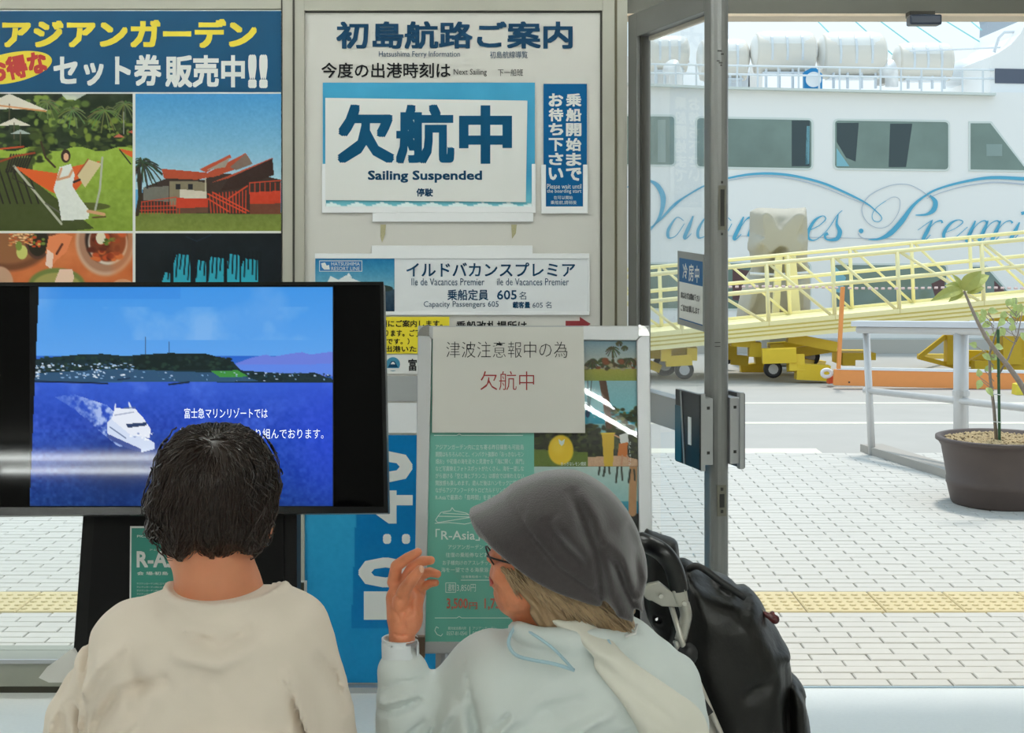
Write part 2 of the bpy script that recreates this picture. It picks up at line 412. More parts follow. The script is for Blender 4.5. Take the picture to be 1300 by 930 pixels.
# front wall: steel header band, mullions, sill
hd = box('wall_front', (XL, DW, ZT), (XR, DW+.12, ZC), M_ALU); struct(hd)
box('header_band', (wx(795), DW-.012, ZT+.004), (XR, DW, ZT+.16), M_HEAD, hd)
box('header_lip', (wx(795), DW-.02, ZT-.004), (XR, DW+.1, ZT+.004), mat('cream_strip', (222, 205, 182), .5), hd)
box('transom_joint', (XL, DW-.004, ZT+.055), (wx(783), DW, ZT+.061), M_GAP, hd)
def mull(name, x0, x1, m=M_ALU, z0=0, dy=.03):
    o = box(name, (x0, DW-dy, z0), (x1, DW+.1, ZC), m, bevel=.002); return struct(o)
t1 = mull('trim_1', wx(358.5), wx(388))
box('joint_line', (wx(373.5), DW-.033, 0), (wx(376), DW-.03, ZC), M_GAP, t1)
box('joint_line', (wx(359), DW-.032, 0), (wx(360.5), DW-.03, ZC), M_GAP, t1)
t2 = mull('trim_2', wx(764), wx(795.5))
box('joint_line', (wx(779.5), DW-.034, 0), (wx(782.5), DW-.03, ZT+.2), mat('olive_gap', (92, 86, 66), .7), t2)
box('joint_line', (wx(761.5), DW-.02, 0), (wx(764.2), DW-.001, ZT+.02), M_GAP, t2)
mull('trim_3', wx(-480), wx(-455)); mull('trim_4', wx(1715), wx(1745))
rl = box('trim_5', (XL, DW-.03, wz(13)), (wx(358.5), DW+.1, ZT+.045), M_ALU); struct(rl)
box('trim_6', (wx(388), DW-.03, wz(15)), (wx(764), DW+.1, ZT+.045), M_ALU)['kind'] = 'structure'
box('trim_7', (wx(388), DW-.01, wz(17)), (wx(764), DW+.1, wz(15)), M_GAP)['kind'] = 'structure'
zs = wz(830)
sl_ = struct(box('trim_8', (XL, DW-.05, .02), (wx(358.5), DW+.1, zs), mat('sill_grey', (150, 152, 140), .5, noise=.12, nscale=6), bevel=.003))
box('sill_nose', (XL, DW-.06, zs-.012), (wx(358.5), DW-.05, zs), M_ALU2, sl_)
box('sill_shadow_strip', (XL, DW-.045, 0), (wx(358.5), DW, .03), mat('sill_shadow_dark', (52, 50, 38), .7))['kind'] = 'structure'  # shadow along the foot of the sill, put in as a dark strip
box('trim_9', (wx(388), DW-.05, 0), (wx(764), DW+.1, wz(866)), M_ALU2)['kind'] = 'structure'
G = glass('window_glass', (.96, .98, .98))
w1 = struct(empty('window_1', (wx(-50), DW+.04, zs)))
mb = MB().box((wx(-455), DW+.04, zs), (wx(358.5), DW+.046, wz(13))); mb.build('glass_pane', G, w1)
# white information board panel
ib = struct(box('wall_panel', (wx(388), DW-.012, wz(866)), (wx(762), DW+.02, wz(17)), M_PANEL)); ib.name = 'wall_panel_front'
def PX(mb_name, pts, m, parent, D=DW, t=.001, off=.0): return Surf(D).slab(MB(), pts, t, off).build(mb_name, m, parent)
# door threshold
struct(box('trim_10', (wx(795), DW, -.02), (wx(1715), DW+.012, .003), mat('threshold_blue_grey', (150, 172, 184), .4)))
# right fixed pane of the doorway (beyond the frame) and hanging sensor
sn = tag(Surf(DW-.06).slab(MB(), [(1150, 21), (1190, 34)], -.05).build('door_sensor', mat('navy_plastic', (24, 40, 62), .3), bevel=.006), 'small dark rounded sensor hanging under the door header', 'sensor')
box('sensor_mount', (sn.bound_box[0][0]+.01, DW-.07, ZT-.012), (sn.bound_box[4][0]-.01, DW-.02, ZT+.004), M_GAP, sn)

# ------------------------------------------------------------------ open door leaf (swings in)
H0 = P(806, HOR, DW-.02); L0 = P(904, HOR, 3.88)
hx, hy = H0.x, H0.y; lx, ly = L0.x, L0.y
dr = struct(empty('door_1', (hx, hy, 0)))
DIR = Vector((lx-hx, ly-hy, 0)); LW = DIR.length; DIR.normalize(); ND = Vector((DIR.y, -DIR.x, 0))
if ND.y > 0: pass
ang = math.atan2(DIR.y, DIR.x); dr.rotation_euler = (0, 0, ang); LOCAL.add(dr.name)
# local frame: x along leaf, y = across
ztop_in = CH+(HOR-52)/F*DW; ztop = CH+(HOR-22)/F*DW+.0
TH = .046
def dbox(n, a, b, m, bevel=.002): return box(n, a, b, m, dr, bevel)
dbox('hinge_stile', (0, -TH/2, .01), (.075, TH/2, ztop), M_DOOR)
dbox('top_rail', (.075, -TH/2, ztop_in), (LW, TH/2, ztop), M_DOOR)
dbox('rail_lip', (.09, TH/2-.012, ztop_in-.012), (LW, TH/2, ztop_in), mat('cream_strip', (222, 205, 182), .5), 0)
dbox('bottom_rail', (.075, -TH/2, .01), (LW, TH/2, .13), M_DOOR)
dbox('glazing_bead', (.075, -.012, .13), (.088, .012, ztop_in), M_GAP, 0)
zm = CH+(HOR-500)/1800*4.2
dbox('middle_rail', (.075, -TH/2, zm-.09), (LW, TH/2, zm), M_ALU2)
dbox('glass_pane', (.075, -.003, .13), (LW, .003, ztop_in), glass('door_glass', (.97, .985, .99), haze=.06), 0)
# latch stile: rounded tube-like profile turned to the room
def stile(r, x0, w):
    pts = [(x0, -TH/2), (x0, TH/2), (x0+.012, TH/2+.004)]
    for k in range(9):
        a = PI/2-k*PI/8; pts.append((x0+w-.02+.020*math.cos(a), .0+(TH/2+.004)*math.sin(a)))
    pts += [(x0+.012, -TH/2-.004)]
    return pts
mb = MB(); pr = stile(0, LW, .062); mb.prism([(x, y, .01) for x, y in pr], (0, 0, ztop-.01)); mb.build('latch_stile', M_DOOR, dr)

M_SLOT = mat('dark_slot', (38, 38, 36), .4); M_PLATE = mat('push_plate_black', (34, 35, 37), .3, metal=.3)
xe = LW+.062
def on_end(n, y0, y1, za, zb, m, t=.003, parent=dr): return box(n, (xe-.001, y0, za), (xe+t, y1, zb), m, parent, 0)
def zd(py): return CH+(HOR-py)/F*3.86
lk = on_end('lock_plate', -.010, .011, zd(292), zd(236), mat('plate_grey', (120, 118, 108), .4, metal=.5))
box('lock_slot', (xe+.002, -.005, zd(287)), (xe+.005, .006, zd(241)), M_SLOT, lk)
ls = on_end('latch_box', -.014, .012, zd(651), zd(612), mat('plate_grey', (120, 118, 108), .4, metal=.5))
box('latch_slot', (xe+.002, -.007, zd(640)), (xe+.005, .006, zd(623)), M_SLOT, ls)
for py in (617, 645): box('screw', (xe+.002, -.004, zd(py+2)), (xe+.005, .003, zd(py-2)), M_SLOT, ls)
for py in (232, 297): on_end('screw', -.002, .003, zd(py+1.5), zd(py-1.5), M_SLOT)
for py, a, b in ((433, -.02, -.004), (438, -.02, -.004)): on_end('scratch', a, b, zd(py+.5), zd(py-.5), M_SLOT, .001)
mb = MB()
for a, b, c, d in ((66, -.012, 0, 2), (70, -.002, .006, 2), (79, -.014, -.006, 1.5), (81, -.008, .002, 2), (84, -.004, .001, 2)): mb.box((xe-.001, b, zd(a+d)), (xe+.001, c, zd(a)), )
mb.build('paint_chip', M_SLOT, dr)
z0_, z1_ = zd(592), zd(500)
for sgn in (-1, 1):
    y0 = sgn*(TH/2+.002); yb = sgn*(TH/2+.030)
    br = dbox('pull_bracket', (LW-.005, min(y0, yb), z0_+.012), (LW+.062, max(y0, yb), z1_-.006), M_ALU2)
    for zz in (z0_+.045, z1_-.032): box('bolt', (LW+.062, (y0+yb)/2-.004, zz-.004), (LW+.0635, (y0+yb)/2+.004, zz+.004), M_SLOT, br)
    ya, yc_ = sgn*(TH/2+.030), sgn*(TH/2+.044)
    pp = dbox('push_plate', (LW-.10, min(ya, yc_), z0_), (LW+.068, max(ya, yc_), z1_+.005), M_PLATE, .003)
    box('plate_trim', (LW+.050, min(ya-sgn*.002, yc_-sgn*.004), z0_-.002), (LW+.0695, max(ya-sgn*.002, yc_-sgn*.004), z1_+.007), M_ALU2, pp)
    if sgn < 0:
        box('teal_film', (LW-.098, yc_-.0015, z0_+.004), (LW-.055, yc_, z1_-.04), mat('teal_film', (22, 84, 104), .3), pp)
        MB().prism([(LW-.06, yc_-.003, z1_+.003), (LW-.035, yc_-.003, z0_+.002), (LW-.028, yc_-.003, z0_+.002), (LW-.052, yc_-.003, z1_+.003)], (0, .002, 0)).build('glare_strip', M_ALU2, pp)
        box('grip_label', (LW-.006, yc_-.002, z0_+.06), (LW+.014, yc_, z0_+.135), M_WHITE, pp)
# pull label stuck on the side of the stile
SL = Surf(3.9)
pl = tag(SL.slab(MB(), [(894.6, 243), (903, 294)], .002, .03).build('pull_sticker', M_CARD), 'narrow white pull sticker on the open door stile beside the lock', 'sticker')
texts('lettering', SL, [('引', 896.2, 250, 901.5, 256), ('く', 896.2, 259, 901.5, 266), ('|', 898.4, 269, 899.4, 277)], M_BLACK, pl, off=.031)
SL.rect('red_square', 896, 283, 902, 289, mat('label_red', (150, 50, 40), .5), pl, .0005, .0312)
# aircon sign stuck on the door glass
DS = Surf(4.12, yaw=0.0)
def dsurf():
    n = Vector((-math.sin(-ang), -math.cos(ang), 0)); 
    p1 = Vector((hx, hy, 0)); s = Surf(4); s.p = p1+Vector((math.sin(ang), -math.cos(ang), 0))*.006; s.n = Vector((math.sin(ang), -math.cos(ang), 0)); return s
DS = dsurf()
def q4(a, b, c, d): return [a, b, c, d]
ac = tag(DS.slab(MB(), [(861, 318), (894.5, 323), (894.5, 421), (861, 411)], .002, .002).build('door_sign', mat('sign_grey', (150, 152, 150), .5)), 'blue and white air-conditioning notice stuck on the door glass', 'sign')
DS.slab(MB(), [(863.5, 327), (893, 332), (893, 363.5), (863.5, 357)], .0004, .0026).build('blue_field', mat('sign_blue', (14, 92, 146), .5), ac)
DS.slab(MB(), [(863.5, 357), (893, 363.5), (893, 412.5), (863.5, 403)], .0004, .0026).build('white_field', M_CARD, ac)
DS.slab(MB(), [(863.5, 403), (893, 412), (893, 413.5), (863.5, 404.5)], .0004, .0028).build('blue_rule', mat('sign_blue', (14, 92, 146), .5), ac)
mbw, mbb = MB(), MB()
for s_, x0, y0, x1, y1 in (('冷', 868, 334, 874, 354), ('房', 875.5, 335, 882, 357), ('中', 883.5, 337, 889, 359)): texts_one(mbw, DS, s_, x0, y0, x1, y1, .02, '', .0032)
for k, ch in enumerate('扉は必ずお閉め下さい'): texts_one(mbb, DS, ch, 865.5+k*2.45, 370+k*.55, 867.8+k*2.45, 378+k*.55, .02, '', .0032)
for k, ch in enumerate('ご協力お願いします'): texts_one(mbb, DS, ch, 865.5+k*2.65, 386+k*.6, 867.9+k*2.65, 394+k*.6, .02, '', .0032)
mbw.build('white_lettering', M_CARD, ac); mbb.build('black_lettering', M_BLACK, ac)
# ================================================================== outside: ground
M_ROAD = mat('pale_asphalt', (176, 173, 167), .85, noise=.07, nscale=3, bump=.2, bscale=300)
M_JOINT = mat('paving_joint', (178, 175, 168), .9)
M_BRICK = mat('paving_brick', (198, 195, 188), .8, noise=.09, nscale=2.2)
M_TACT = mat('tactile_cream', (208, 192, 150), .75, noise=.08, nscale=6)
YQ = 17.6
rd = struct(box('floor_road', (-30, 5, -.6), (40, YQ, -.012), M_ROAD)); rd.name = 'quay_ground'; tag(rd, kind='structure')
PYE = 9.35
pv = struct(box('pavement_bed', (-3.6, DW+.012, -.05), (5.4, PYE, -.008), M_JOINT)); pv.name = 'pavement'
# white road lines
for py, x0, x1, n_ in ((510, -9, 12, 'white'), (535, -9, 12, 'white'), (570, -.2, 2.05, 'white')):
    D = F*CH/(py-HOR); h = {510: .09, 535: .10, 570: .2}[py]
    box('road_line', (x0, D-h/2, -.012), (x1, D+h/2, -.009), mat('road_paint', (226, 222, 204), .8), rd)
struct(box('quay_kerb', (-30, YQ-.25, -.02), (40, YQ, .16), mat('quay_concrete', (190, 188, 182), .9)))
sea = tag(box('sea', (-60, YQ, -2.4), (80, 120, -2.12), mat('sea_water', (70, 110, 120), .1, bump=.4, bscale=2)), 'calm harbour water beyond the quay edge', 'sea', kind='stuff')
# bricks: 200x100 running bond, tactile blocks 300 square
yt0, yt1 = F*CH/(776-HOR), F*CH/(750.5-HOR)
BD, BW = .0672, .196
rows = []; y = yt0-.008
while y-BD > DW+.012: rows.append(y-BD); y -= BD
far = []; y = yt1+.006
while y+BD < PYE: far.append(y); y += BD
def brick_mesh(w, d, h=.03, c=.003):
    mb = MB(); x0, x1, y0, y1 = -w/2+.0025, w/2-.0025, -d/2+.0025, d/2-.0025
    vs = [(x0, y0, -h), (x1, y0, -h), (x1, y1, -h), (x0, y1, -h), (x0, y0, -c), (x1, y0, -c), (x1, y1, -c), (x0, y1, -c), (x0+c, y0+c, 0), (x1-c, y0+c, 0), (x1-c, y1-c, 0), (x0+c, y1-c, 0)]
    fs = [(0, 1, 5, 4), (1, 2, 6, 5), (2, 3, 7, 6), (3, 0, 4, 7), (4, 5, 9, 8), (5, 6, 10, 9), (6, 7, 11, 10), (7, 4, 8, 11), (8, 9, 10, 11)]
    return mb.add(vs, fs)
bmm = brick_mesh(BW, BD); me_b = bmm.build('brick', M_BRICK).data; bpy.data.objects.remove(bpy.data.objects['brick'])
stuff = MB(); nb = 0
cells = []
for r, yy in enumerate(rows+far):
    off = (BW/2 if r % 2 else 0); xx = -3.5+off
    while xx < 5.3:
        px = CX+F*xx/(yy+.03); vis = (800 < px < 1330) or (-25 < px < 110)
        if not (xx < wx(795) and yy < DW+.1): cells.append((yy, xx, vis, r))
        xx += BW
near = sorted([c for c in cells if c[2]], key=lambda c: c[0])[:298]; near_s = set((c[0], c[1]) for c in near)
for yy, xx, vis, r in cells:
    z = random.uniform(-.0012, .0012)
    if (yy, xx) in near_s:
        o = bpy.data.objects.new('brick', me_b); o.location = (xx+BW/2, yy+BD/2, z); o.parent = pv; COL.objects.link(o)
    else:
        k = len(stuff.v); stuff.v += [(a+xx+BW/2, b+yy+BD/2, c+z) for a, b, c in bmm.v]; stuff.f += [tuple(i+k for i in f) for f in bmm.f]
tag(stuff.build('brick_field', M_BRICK, pv), kind='stuff')
tm = brick_mesh(.3, yt1-yt0, .03, .004)
for a in range(7):
    for b in range(5):
        cx_, cy_ = -.129+a*.043, -(yt1-yt0)/2+.035+b*.052
        cx_ += .0; r_ = .015; vs = [(cx_+r_*math.cos(t*PI/3)*q_, cy_+.011*math.sin(t*PI/3)*q_*1.2, h_) for q_, h_ in ((1, 0), (.7, .005)) for t in range(6)]
        tm.add(vs, [(t, (t+1) % 6, 6+(t+1) % 6, 6+t) for t in range(6)]+[tuple(range(6, 12))])
me_t = tm.build('tactile_block', M_TACT).data; bpy.data.objects.remove(bpy.data.objects['tactile_block'])
x = P(1005-97*22.0, 751, yt1).x+.0
x = (1005-CX)/F*yt1-.3*15
while x < 5.2:
    o = bpy.data.objects.new('tactile_block', me_t); o.location = (x+.15, (yt0+yt1)/2, .001); o.parent = pv; COL.objects.link(o); x += .3
# kerb of the ramp
ka, kb = Z0(1092, 573), Z0(1206, 609); kc = Vector((kb.x+.6, kb.y-1.0, 0))
MB().prism([ka, ka+Vector((.15, .02, 0)), kb+Vector((.12, .1, 0)), kb], (0, 0, .05)).build('ramp_kerb', mat('kerb_grey', (170, 164, 156), .9))['kind'] = 'structure'

# ================================================================== handrail
M_STEEL = mat('galvanised_steel', (206, 204, 202), .4, metal=.25, noise=.04)
hr = tag(empty('handrail', Z0(1107, 577)), 'galvanised steel ramp handrail with a slanting end leg behind the planter', 'handrail')
a, b = P(1090, 418, 9.4), P(1500, 424, 7.2)
MB().tube([a, b], .026, 10).build('top_rail', M_STEEL, hr, smooth=True)
MB().prism([a+Vector((-.05, 0, .02)), a+Vector((.02, .08, .02)), b+Vector((.02, .08, .02)), b+Vector((-.05, 0, .02))], (0, 0, .035)).build('rail_cap', mat('rail_cap', (214, 216, 222), .4), hr)
c, d = P(1098, 495, 9.35), P(1500, 540, 7.2)
MB().tube([c, d], .022, 10).build('lower_rail', M_STEEL, hr, smooth=True)
MB().tube([a+Vector((.05, 0, 0)), Z0(1107, 577)], .024, 10).build('end_leg', M_STEEL, hr, smooth=True)
pz = P(1220, 420, 8.6); MB().tube([(pz.x, pz.y, 0), pz], .045, 14).build('post', M_STEEL, hr, smooth=True)
MB().tube([(pz.x, pz.y, pz.z-.39), (pz.x, pz.y, pz.z-.36)], .052, 14).build('post_band', M_STEEL, hr)
pz2 = P(1440, 421, 7.5); MB().tube([(pz2.x, pz2.y, 0), pz2], .045, 14).build('post', M_STEEL, hr, smooth=True)

# ================================================================== planter with saplings
PD = 7.56; pc0 = P(1269, 638, PD); pcx, pcy = pc0.x, pc0.y
pot = tag(empty('planter', (pcx, pcy, 0)), 'large dark brown barrel planter with gravel standing on the pavement', 'planter')
prof = [(.245, 0), (.252, .012), (.272, .10), (.276, .105), (.276, .135), (.272, .14), (.300, .30), (.318, .33), (.330, .335), (.330, .352), (.318, .356), (.300, .352), (.296, .325), (.01, .325)]
MB().lathe(prof, (pcx, pcy, 0), 48).build('pot', mat('pot_brown', (84, 72, 68), .55, noise=.12, nscale=8), pot, smooth=True)
gm = MB(); q = random.Random(4)
for i in range(900):
    a_ = q.uniform(0, 2*PI); r_ = .28*math.sqrt(q.random()); s_ = q.uniform(.007, .013); cxp, cyp, czp = pcx+r_*math.cos(a_), pcy+r_*math.sin(a_), .33+q.uniform(0, .012)
    gm.add([(cxp+s_*dx, cyp+s_*dy, czp+s_*dz*.7) for dx, dy, dz in ((1, 0, 0), (-1, 0, 0), (0, 1, 0), (0, -1, 0), (0, 0, 1), (0, 0, -1))], [(0, 2, 4), (2, 1, 4), (1, 3, 4), (3, 0, 4), (2, 0, 5), (1, 2, 5), (3, 1, 5), (0, 3, 5)])
tag(gm.build('gravel', mat('tan_gravel', (190, 168, 130), .9, noise=.3, nscale=30), pot), kind='stuff')
M_BARK = mat('pale_bark', (150, 138, 128), .8, noise=.25, nscale=60, bump=.3); M_LEAF = mat('leaf_olive', (176, 180, 96), .45, noise=.15, nscale=12); M_LEAF2 = mat('leaf_pale', (190, 206, 132), .5, noise=.12)
def leaf(mb, base, tip, w, up=Vector((0, 0, 1)), n=6, fold=.25):
    base, tip = Vector(base), Vector(tip); ax = tip-base; L = ax.length; ax.normalize(); side = ax.cross(up)
    if side.length < .1: side = ax.cross(Vector((1, 0, 0)))
    side.normalize(); nn = side.cross(ax); vs = []
    for i in range(n+1):
        t = i/n; ww = w*math.sin(PI*min(1, .06+t**.8*.94))*.5; c_ = base+ax*L*t+nn*(.12*L*math.sin(PI*t))-Vector((0, 0, .1*L*t*t))
        vs += [c_-side*ww+nn*ww*fold, c_, c_+side*ww+nn*ww*fold]
    fs = []
    for i in range(n):
        for j in range(2): k = i*3+j; fs.append((k, k+1, k+4, k+3))
    mb.add(vs, fs)
sp = tag(empty('sapling', (pcx-.01, pcy, .33)), 'thin leafy sapling tied to a green stake in the planter', 'sapling')
S = lambda x, y, dd=0: P(x, y, PD+dd)
MB().tube([S(1265, 560), S(1262, 520), S(1257, 480), S(1256, 450, .02), S(1262, 430), S(1270, 405)], [.010, .009, .008, .007, .005, .003], 7).build('stem', M_BARK, sp, smooth=True)
MB().tube([S(1266, 478), S(1280, 455), S(1292, 425), S(1298, 395)], [.006, .005, .004, .002], 6).build('stem', M_BARK, sp, smooth=True)
MB().tube([S(1269, 562, -.03), S(1267, 418, -.02)], .008, 8).build('stake', mat('stake_green', (52, 92, 58), .5), sp)
for py in (500, 535): MB().tube([S(1261, py, -.04), S(1271, py+1, -.04), S(1271, py+1, .01), S(1261, py, .01)], .003, 5, closed=True).build('tie', M_WHITE, sp)
q = random.Random(12)
spots = [(1250, 400), (1254, 395), (1246, 392), (1258, 410), (1243, 402), (1250, 470), (1245, 482), (1252, 492), (1247, 450), (1262, 440), (1240, 440), (1275, 405), (1282, 398), (1288, 410), (1295, 400), (1296, 385), (1290, 378), (1276, 395), (1284, 420), (1270, 415), (1296, 422), (1250, 430), (1300, 390), (1278, 388), (1243, 478), (1256, 455), (1290, 395), (1272, 425)]
for (x, y) in spots:
    l = MB(); b_ = S(x, y, q.uniform(-.08, .08)); a_ = q.uniform(0, 2*PI); leaf(l, b_, b_+Vector((math.cos(a_)*.055, q.uniform(-.02, .02), math.sin(a_)*.05)), .038, Vector((0, -1, .4)), 4); l.build('leaf', M_LEAF2, sp)
tw = MB()
for x, y in spots: tw.tube([S(1262 if x < 1268 else 1290, y+14 if x < 1268 else y+12), S(x, y)], .002, 4)
tag(tw.build('twigs', M_BARK, sp), kind='stuff')
br = tag(empty('leafy_branch', (pcx+.16, pcy-.1, .33)), 'stout bare branch arching left with big leaves at its tip', 'branch')
S2 = lambda x, y, dd=0: P(x, y, PD-.12+dd)
MB().tube(smooth_loop([tuple(S2(1312, 563)), tuple(S2(1318, 530)), tuple(S2(1300, 494)), tuple(S2(1284, 470)), tuple(S2(1258, 437)), tuple(S2(1243, 412)), tuple(S2(1232, 388)), tuple(S2(1224, 369))], 4, False), [.020-.0005*i for i in range(29)], 8).build('stem', M_BARK, br, smooth=True)
for (x0, y0, x1, y1, w_, dd) in ((1222, 368, 1181, 378, .062, 0), (1222, 367, 1199, 360, .05, .05), (1221, 366, 1208, 345, .03, 0), (1223, 368, 1246, 340, .085, -.03), (1226, 368, 1256, 345, .07, .06), (1224, 372, 1204, 381, .04, .04), (1228, 372, 1250, 362, .05, .03)):
    l = MB(); leaf(l, S2(x0, y0), S2(x1, y1, dd), w_, Vector((0, -1, .5)), 7); l.build('leaf', M_LEAF, br)

# ================================================================== gangway and carriages
M_GY = mat('gangway_yellow', (244, 234, 178), .5, noise=.04); M_DY = mat('carriage_yellow', (222, 190, 44), .5, noise=.06)
GN, GFR = 14.0, 15.0
gw = tag(empty('gangway', P(1060, 478, GN)), 'pale yellow boarding gangway sloping up to the right with double railings', 'gangway')
def dk(px): return 432.5-(px-925)*.1045 if px > 0 else 0      # deck lower edge
def dt(px): return 413-(px-925)*.0945
Fp, Np = Surf(GFR), Surf(GN)
x0, x1 = 640, 1420
a0, a1 = Np.at(x0, dt(x0)+3), Np.at(x1, dt(x1)+3)
mb = MB(); wv_ = Vector((0, GFR-GN, 0))
mb.prism([a0, a0+wv_, a0+wv_-Vector((0, 0, .11)), a0-Vector((0, 0, .11))], a1-a0); mb.build('deck', M_GY, gw)
for o_ in (-.02, GFR-GN): mb = MB(); mb.prism([a0+Vector((0, o_, .03)), a0+Vector((0, o_+.03, .03)), a0+Vector((0, o_+.03, -.15)), a0+Vector((0, o_, -.15))], a1-a0); mb.build('side_beam', M_GY, gw)
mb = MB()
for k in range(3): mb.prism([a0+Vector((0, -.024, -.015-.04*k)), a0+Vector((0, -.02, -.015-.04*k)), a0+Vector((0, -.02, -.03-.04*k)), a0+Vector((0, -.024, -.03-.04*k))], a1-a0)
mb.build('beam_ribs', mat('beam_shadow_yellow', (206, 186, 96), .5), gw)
def yr(px, h): return dt(px)-h
nearposts = [700, 780, 866, 976, 1060, 1142, 1249, 1340]; farposts = [740, 840, 920, 1003, 1082, 1160, 1234, 1310]
def ht(px): return 78-0.0*(px-925)
for nm, Sf, posts, dy, r_ in (('near', Np, nearposts, 0, .022), ('far', Fp, farposts, -9, .020)):
    for h in (74, 40 if nm == 'near' else 44):
        MB().tube([Sf.at(x0, dt(x0)+dy-h), Sf.at(x1-60, dt(x1-60)+dy-h)], r_, 8).build('rail', M_GY, gw, smooth=True)
    for px in posts: MB().tube([Sf.at(px, dt(px)+dy+6), Sf.at(px-3, dt(px)+dy-74)], r_, 8).build('rail_post', M_GY, gw, smooth=True)
    for i in range(len(posts)-1):
        a_, b_ = posts[i], posts[i+1]; MB().tube([Sf.at(a_+2, dt(a_)+dy-72), Sf.at(b_-2, dt(b_)+dy+2)], r_*.75, 6).build('brace', M_GY, gw, smooth=True)
# chain
mb = MB(); prev = None
for k in range(90):
    t = k/89; p_ = P(925+t*375, 364+.0*t-2*math.sin(t*PI*3)*.5+2*t, 13.6); 
    if prev is not None and k % 2: mb.tube([prev, p_], .012, 5)
    prev = p_
ch = tag(mb.build('chain', mat('chain_pink', (222, 196, 190), .5)), 'thin pale red and white chain strung before the gangway', 'chain')
# support carriages
def beam(par, pts, D0, w, m=M_DY, nm='beam'):
    jit = random.uniform(-.03, .03); w = w*random.uniform(.95, 1.05); mb = MB(); pts = [P(x, y, D0+jit+(d if d else 0)) for x, y, d in pts]
    for a_, b_ in zip(pts[:-1], pts[1:]):
        jq = random.uniform(.93, 1.07); a_ = a_+Vector((0, random.uniform(-.02, .02), 0)); b_ = b_+Vector((0, random.uniform(-.02, .02), 0)); ax = (b_-a_).normalized(); u = ax.cross(Vector((0, 1, 0)))
        u = Vector((0, 0, 1)) if u.length < .05 else u.normalized(); v_ = ax.cross(u); h = w/2*jq
        mb.prism([a_+u*h+v_*h, a_-u*h+v_*h, a_-u*h-v_*h, a_+u*h-v_*h], b_-a_)
    return mb.build(nm, m, par)
def wheel(par, px, py, D, r, m=mat('wheel_grey', (120, 120, 122), .5)):
    c_ = P(px, py, D); o = MB().lathe([(r*.3, -.035), (r*.8, -.035), (r, -.025), (r, .025), (r*.8, .035), (r*.3, .035)], c_, 20, 'y').build('wheel', M_RUB, par, smooth=False)
    MB().lathe([(r*.55, -.037), (r*.55, .037)], c_, 14, 'y').build('wheel_hub', mat('hub_grey', (176, 176, 176), .5), o)
c1 = tag(empty('gangway_carriage', P(990, 478, 14.3)), 'yellow wheeled carriage under the gangway beside the covered mast', 'carriage')
for pts, w, dd in (([(928, 432, 0), (958, 434, 0), (958, 452, 0)], .12, 14.2), ([(928, 436, 0), (928, 456, 0), (950, 458, 0)], .1, 14.6), ([(968, 452, 0), (1010, 450, 0), (1010, 471, 0), (1052, 473, 0)], .15, 13.9), ([(958, 455, 0), (1060, 440, 0)], .1, 14.8), ([(985, 436, 0), (985, 455, 0)], .14, 14.3), ([(1000, 428, 0), (1062, 440, 0)], .1, 14.2), ([(1012, 462, 0), (1040, 464, .9)], .12, 14.5), ([(975, 441, 0), (1030, 437, 0)], .1, 15.2), ([(940, 470, 0), (975, 466, 0)], .12, 15)): beam(c1, pts, dd, w)
wheel(c1, 981, 468, 14.0, .09); wheel(c1, 1027, 452, 14.9, .11); wheel(c1, 921, 448, 15.2, .12)
c2 = tag(empty('gangway_carriage', P(860, 478, 14.3)), 'smaller yellow wheeled carriage seen through the door glass', 'carriage')
for pts, w, dd in (([(824, 446, 0), (878, 446, 0)], .14, 14.4), ([(845, 440, 0), (845, 458, 0), (878, 456, 0), (878, 440, 0)], .1, 14.1), ([(824, 462, 0), (838, 468, 0)], .08, 14.3), ([(800, 442, 0), (830, 440, 0)], .12, 14.6)): beam(c2, pts, dd, w)
wheel(c2, 868.5, 469, 14.1, .095, None); wheel(c2, 844, 462, 14.6, .12)
c3 = tag(empty('gangway_carriage', P(1240, 470, 15.0)), 'yellow triangular support frame under the right end of the gangway', 'carriage')
for pts, w, dd in (([(1231, 402, 0), (1166, 453, 0), (1212, 465, 0), (1290, 452, 0)], .05, 15.0), ([(1167, 452, 0), (1212, 452, 1.0)], .05, 15.2), ([(1208, 425, 0), (1208, 462, 0)], .13, 15), ([(1268, 398, 0), (1268, 455, 0)], .16, 15.1), ([(1296, 395, 0), (1296, 452, 0)], .16, 15.1), ([(1281, 420, 0), (1281, 462, 0)], .2, 14.7), ([(1230, 462, 0), (1255, 448, 0)], .07, 14.8), ([(1235, 465, 0), (1330, 465, 0)], .14, 14.7), ([(1228, 450, 0), (1300, 452, 0)], .1, 15.4)): beam(c3, pts, dd, w)
mb = MB(); 
bx1 = tag(Surf(14.6).slab(MB(), [(1070, 448), (1112, 448), (1112, 457), (1086, 457), (1086, 464), (1070, 464)], .5).build('wheel_chock', M_DY), 'low yellow block lying on the quay behind the orange barrier', 'block')
bx2 = tag(Surf(12.8).slab(MB(), [(1291, 488), (1302, 486), (1310, 530), (1288, 530)], .12).build('yellow_post', mat('post_yellow', (226, 206, 66), .5)), 'yellow tapered post behind the handrail at the right edge', 'post')
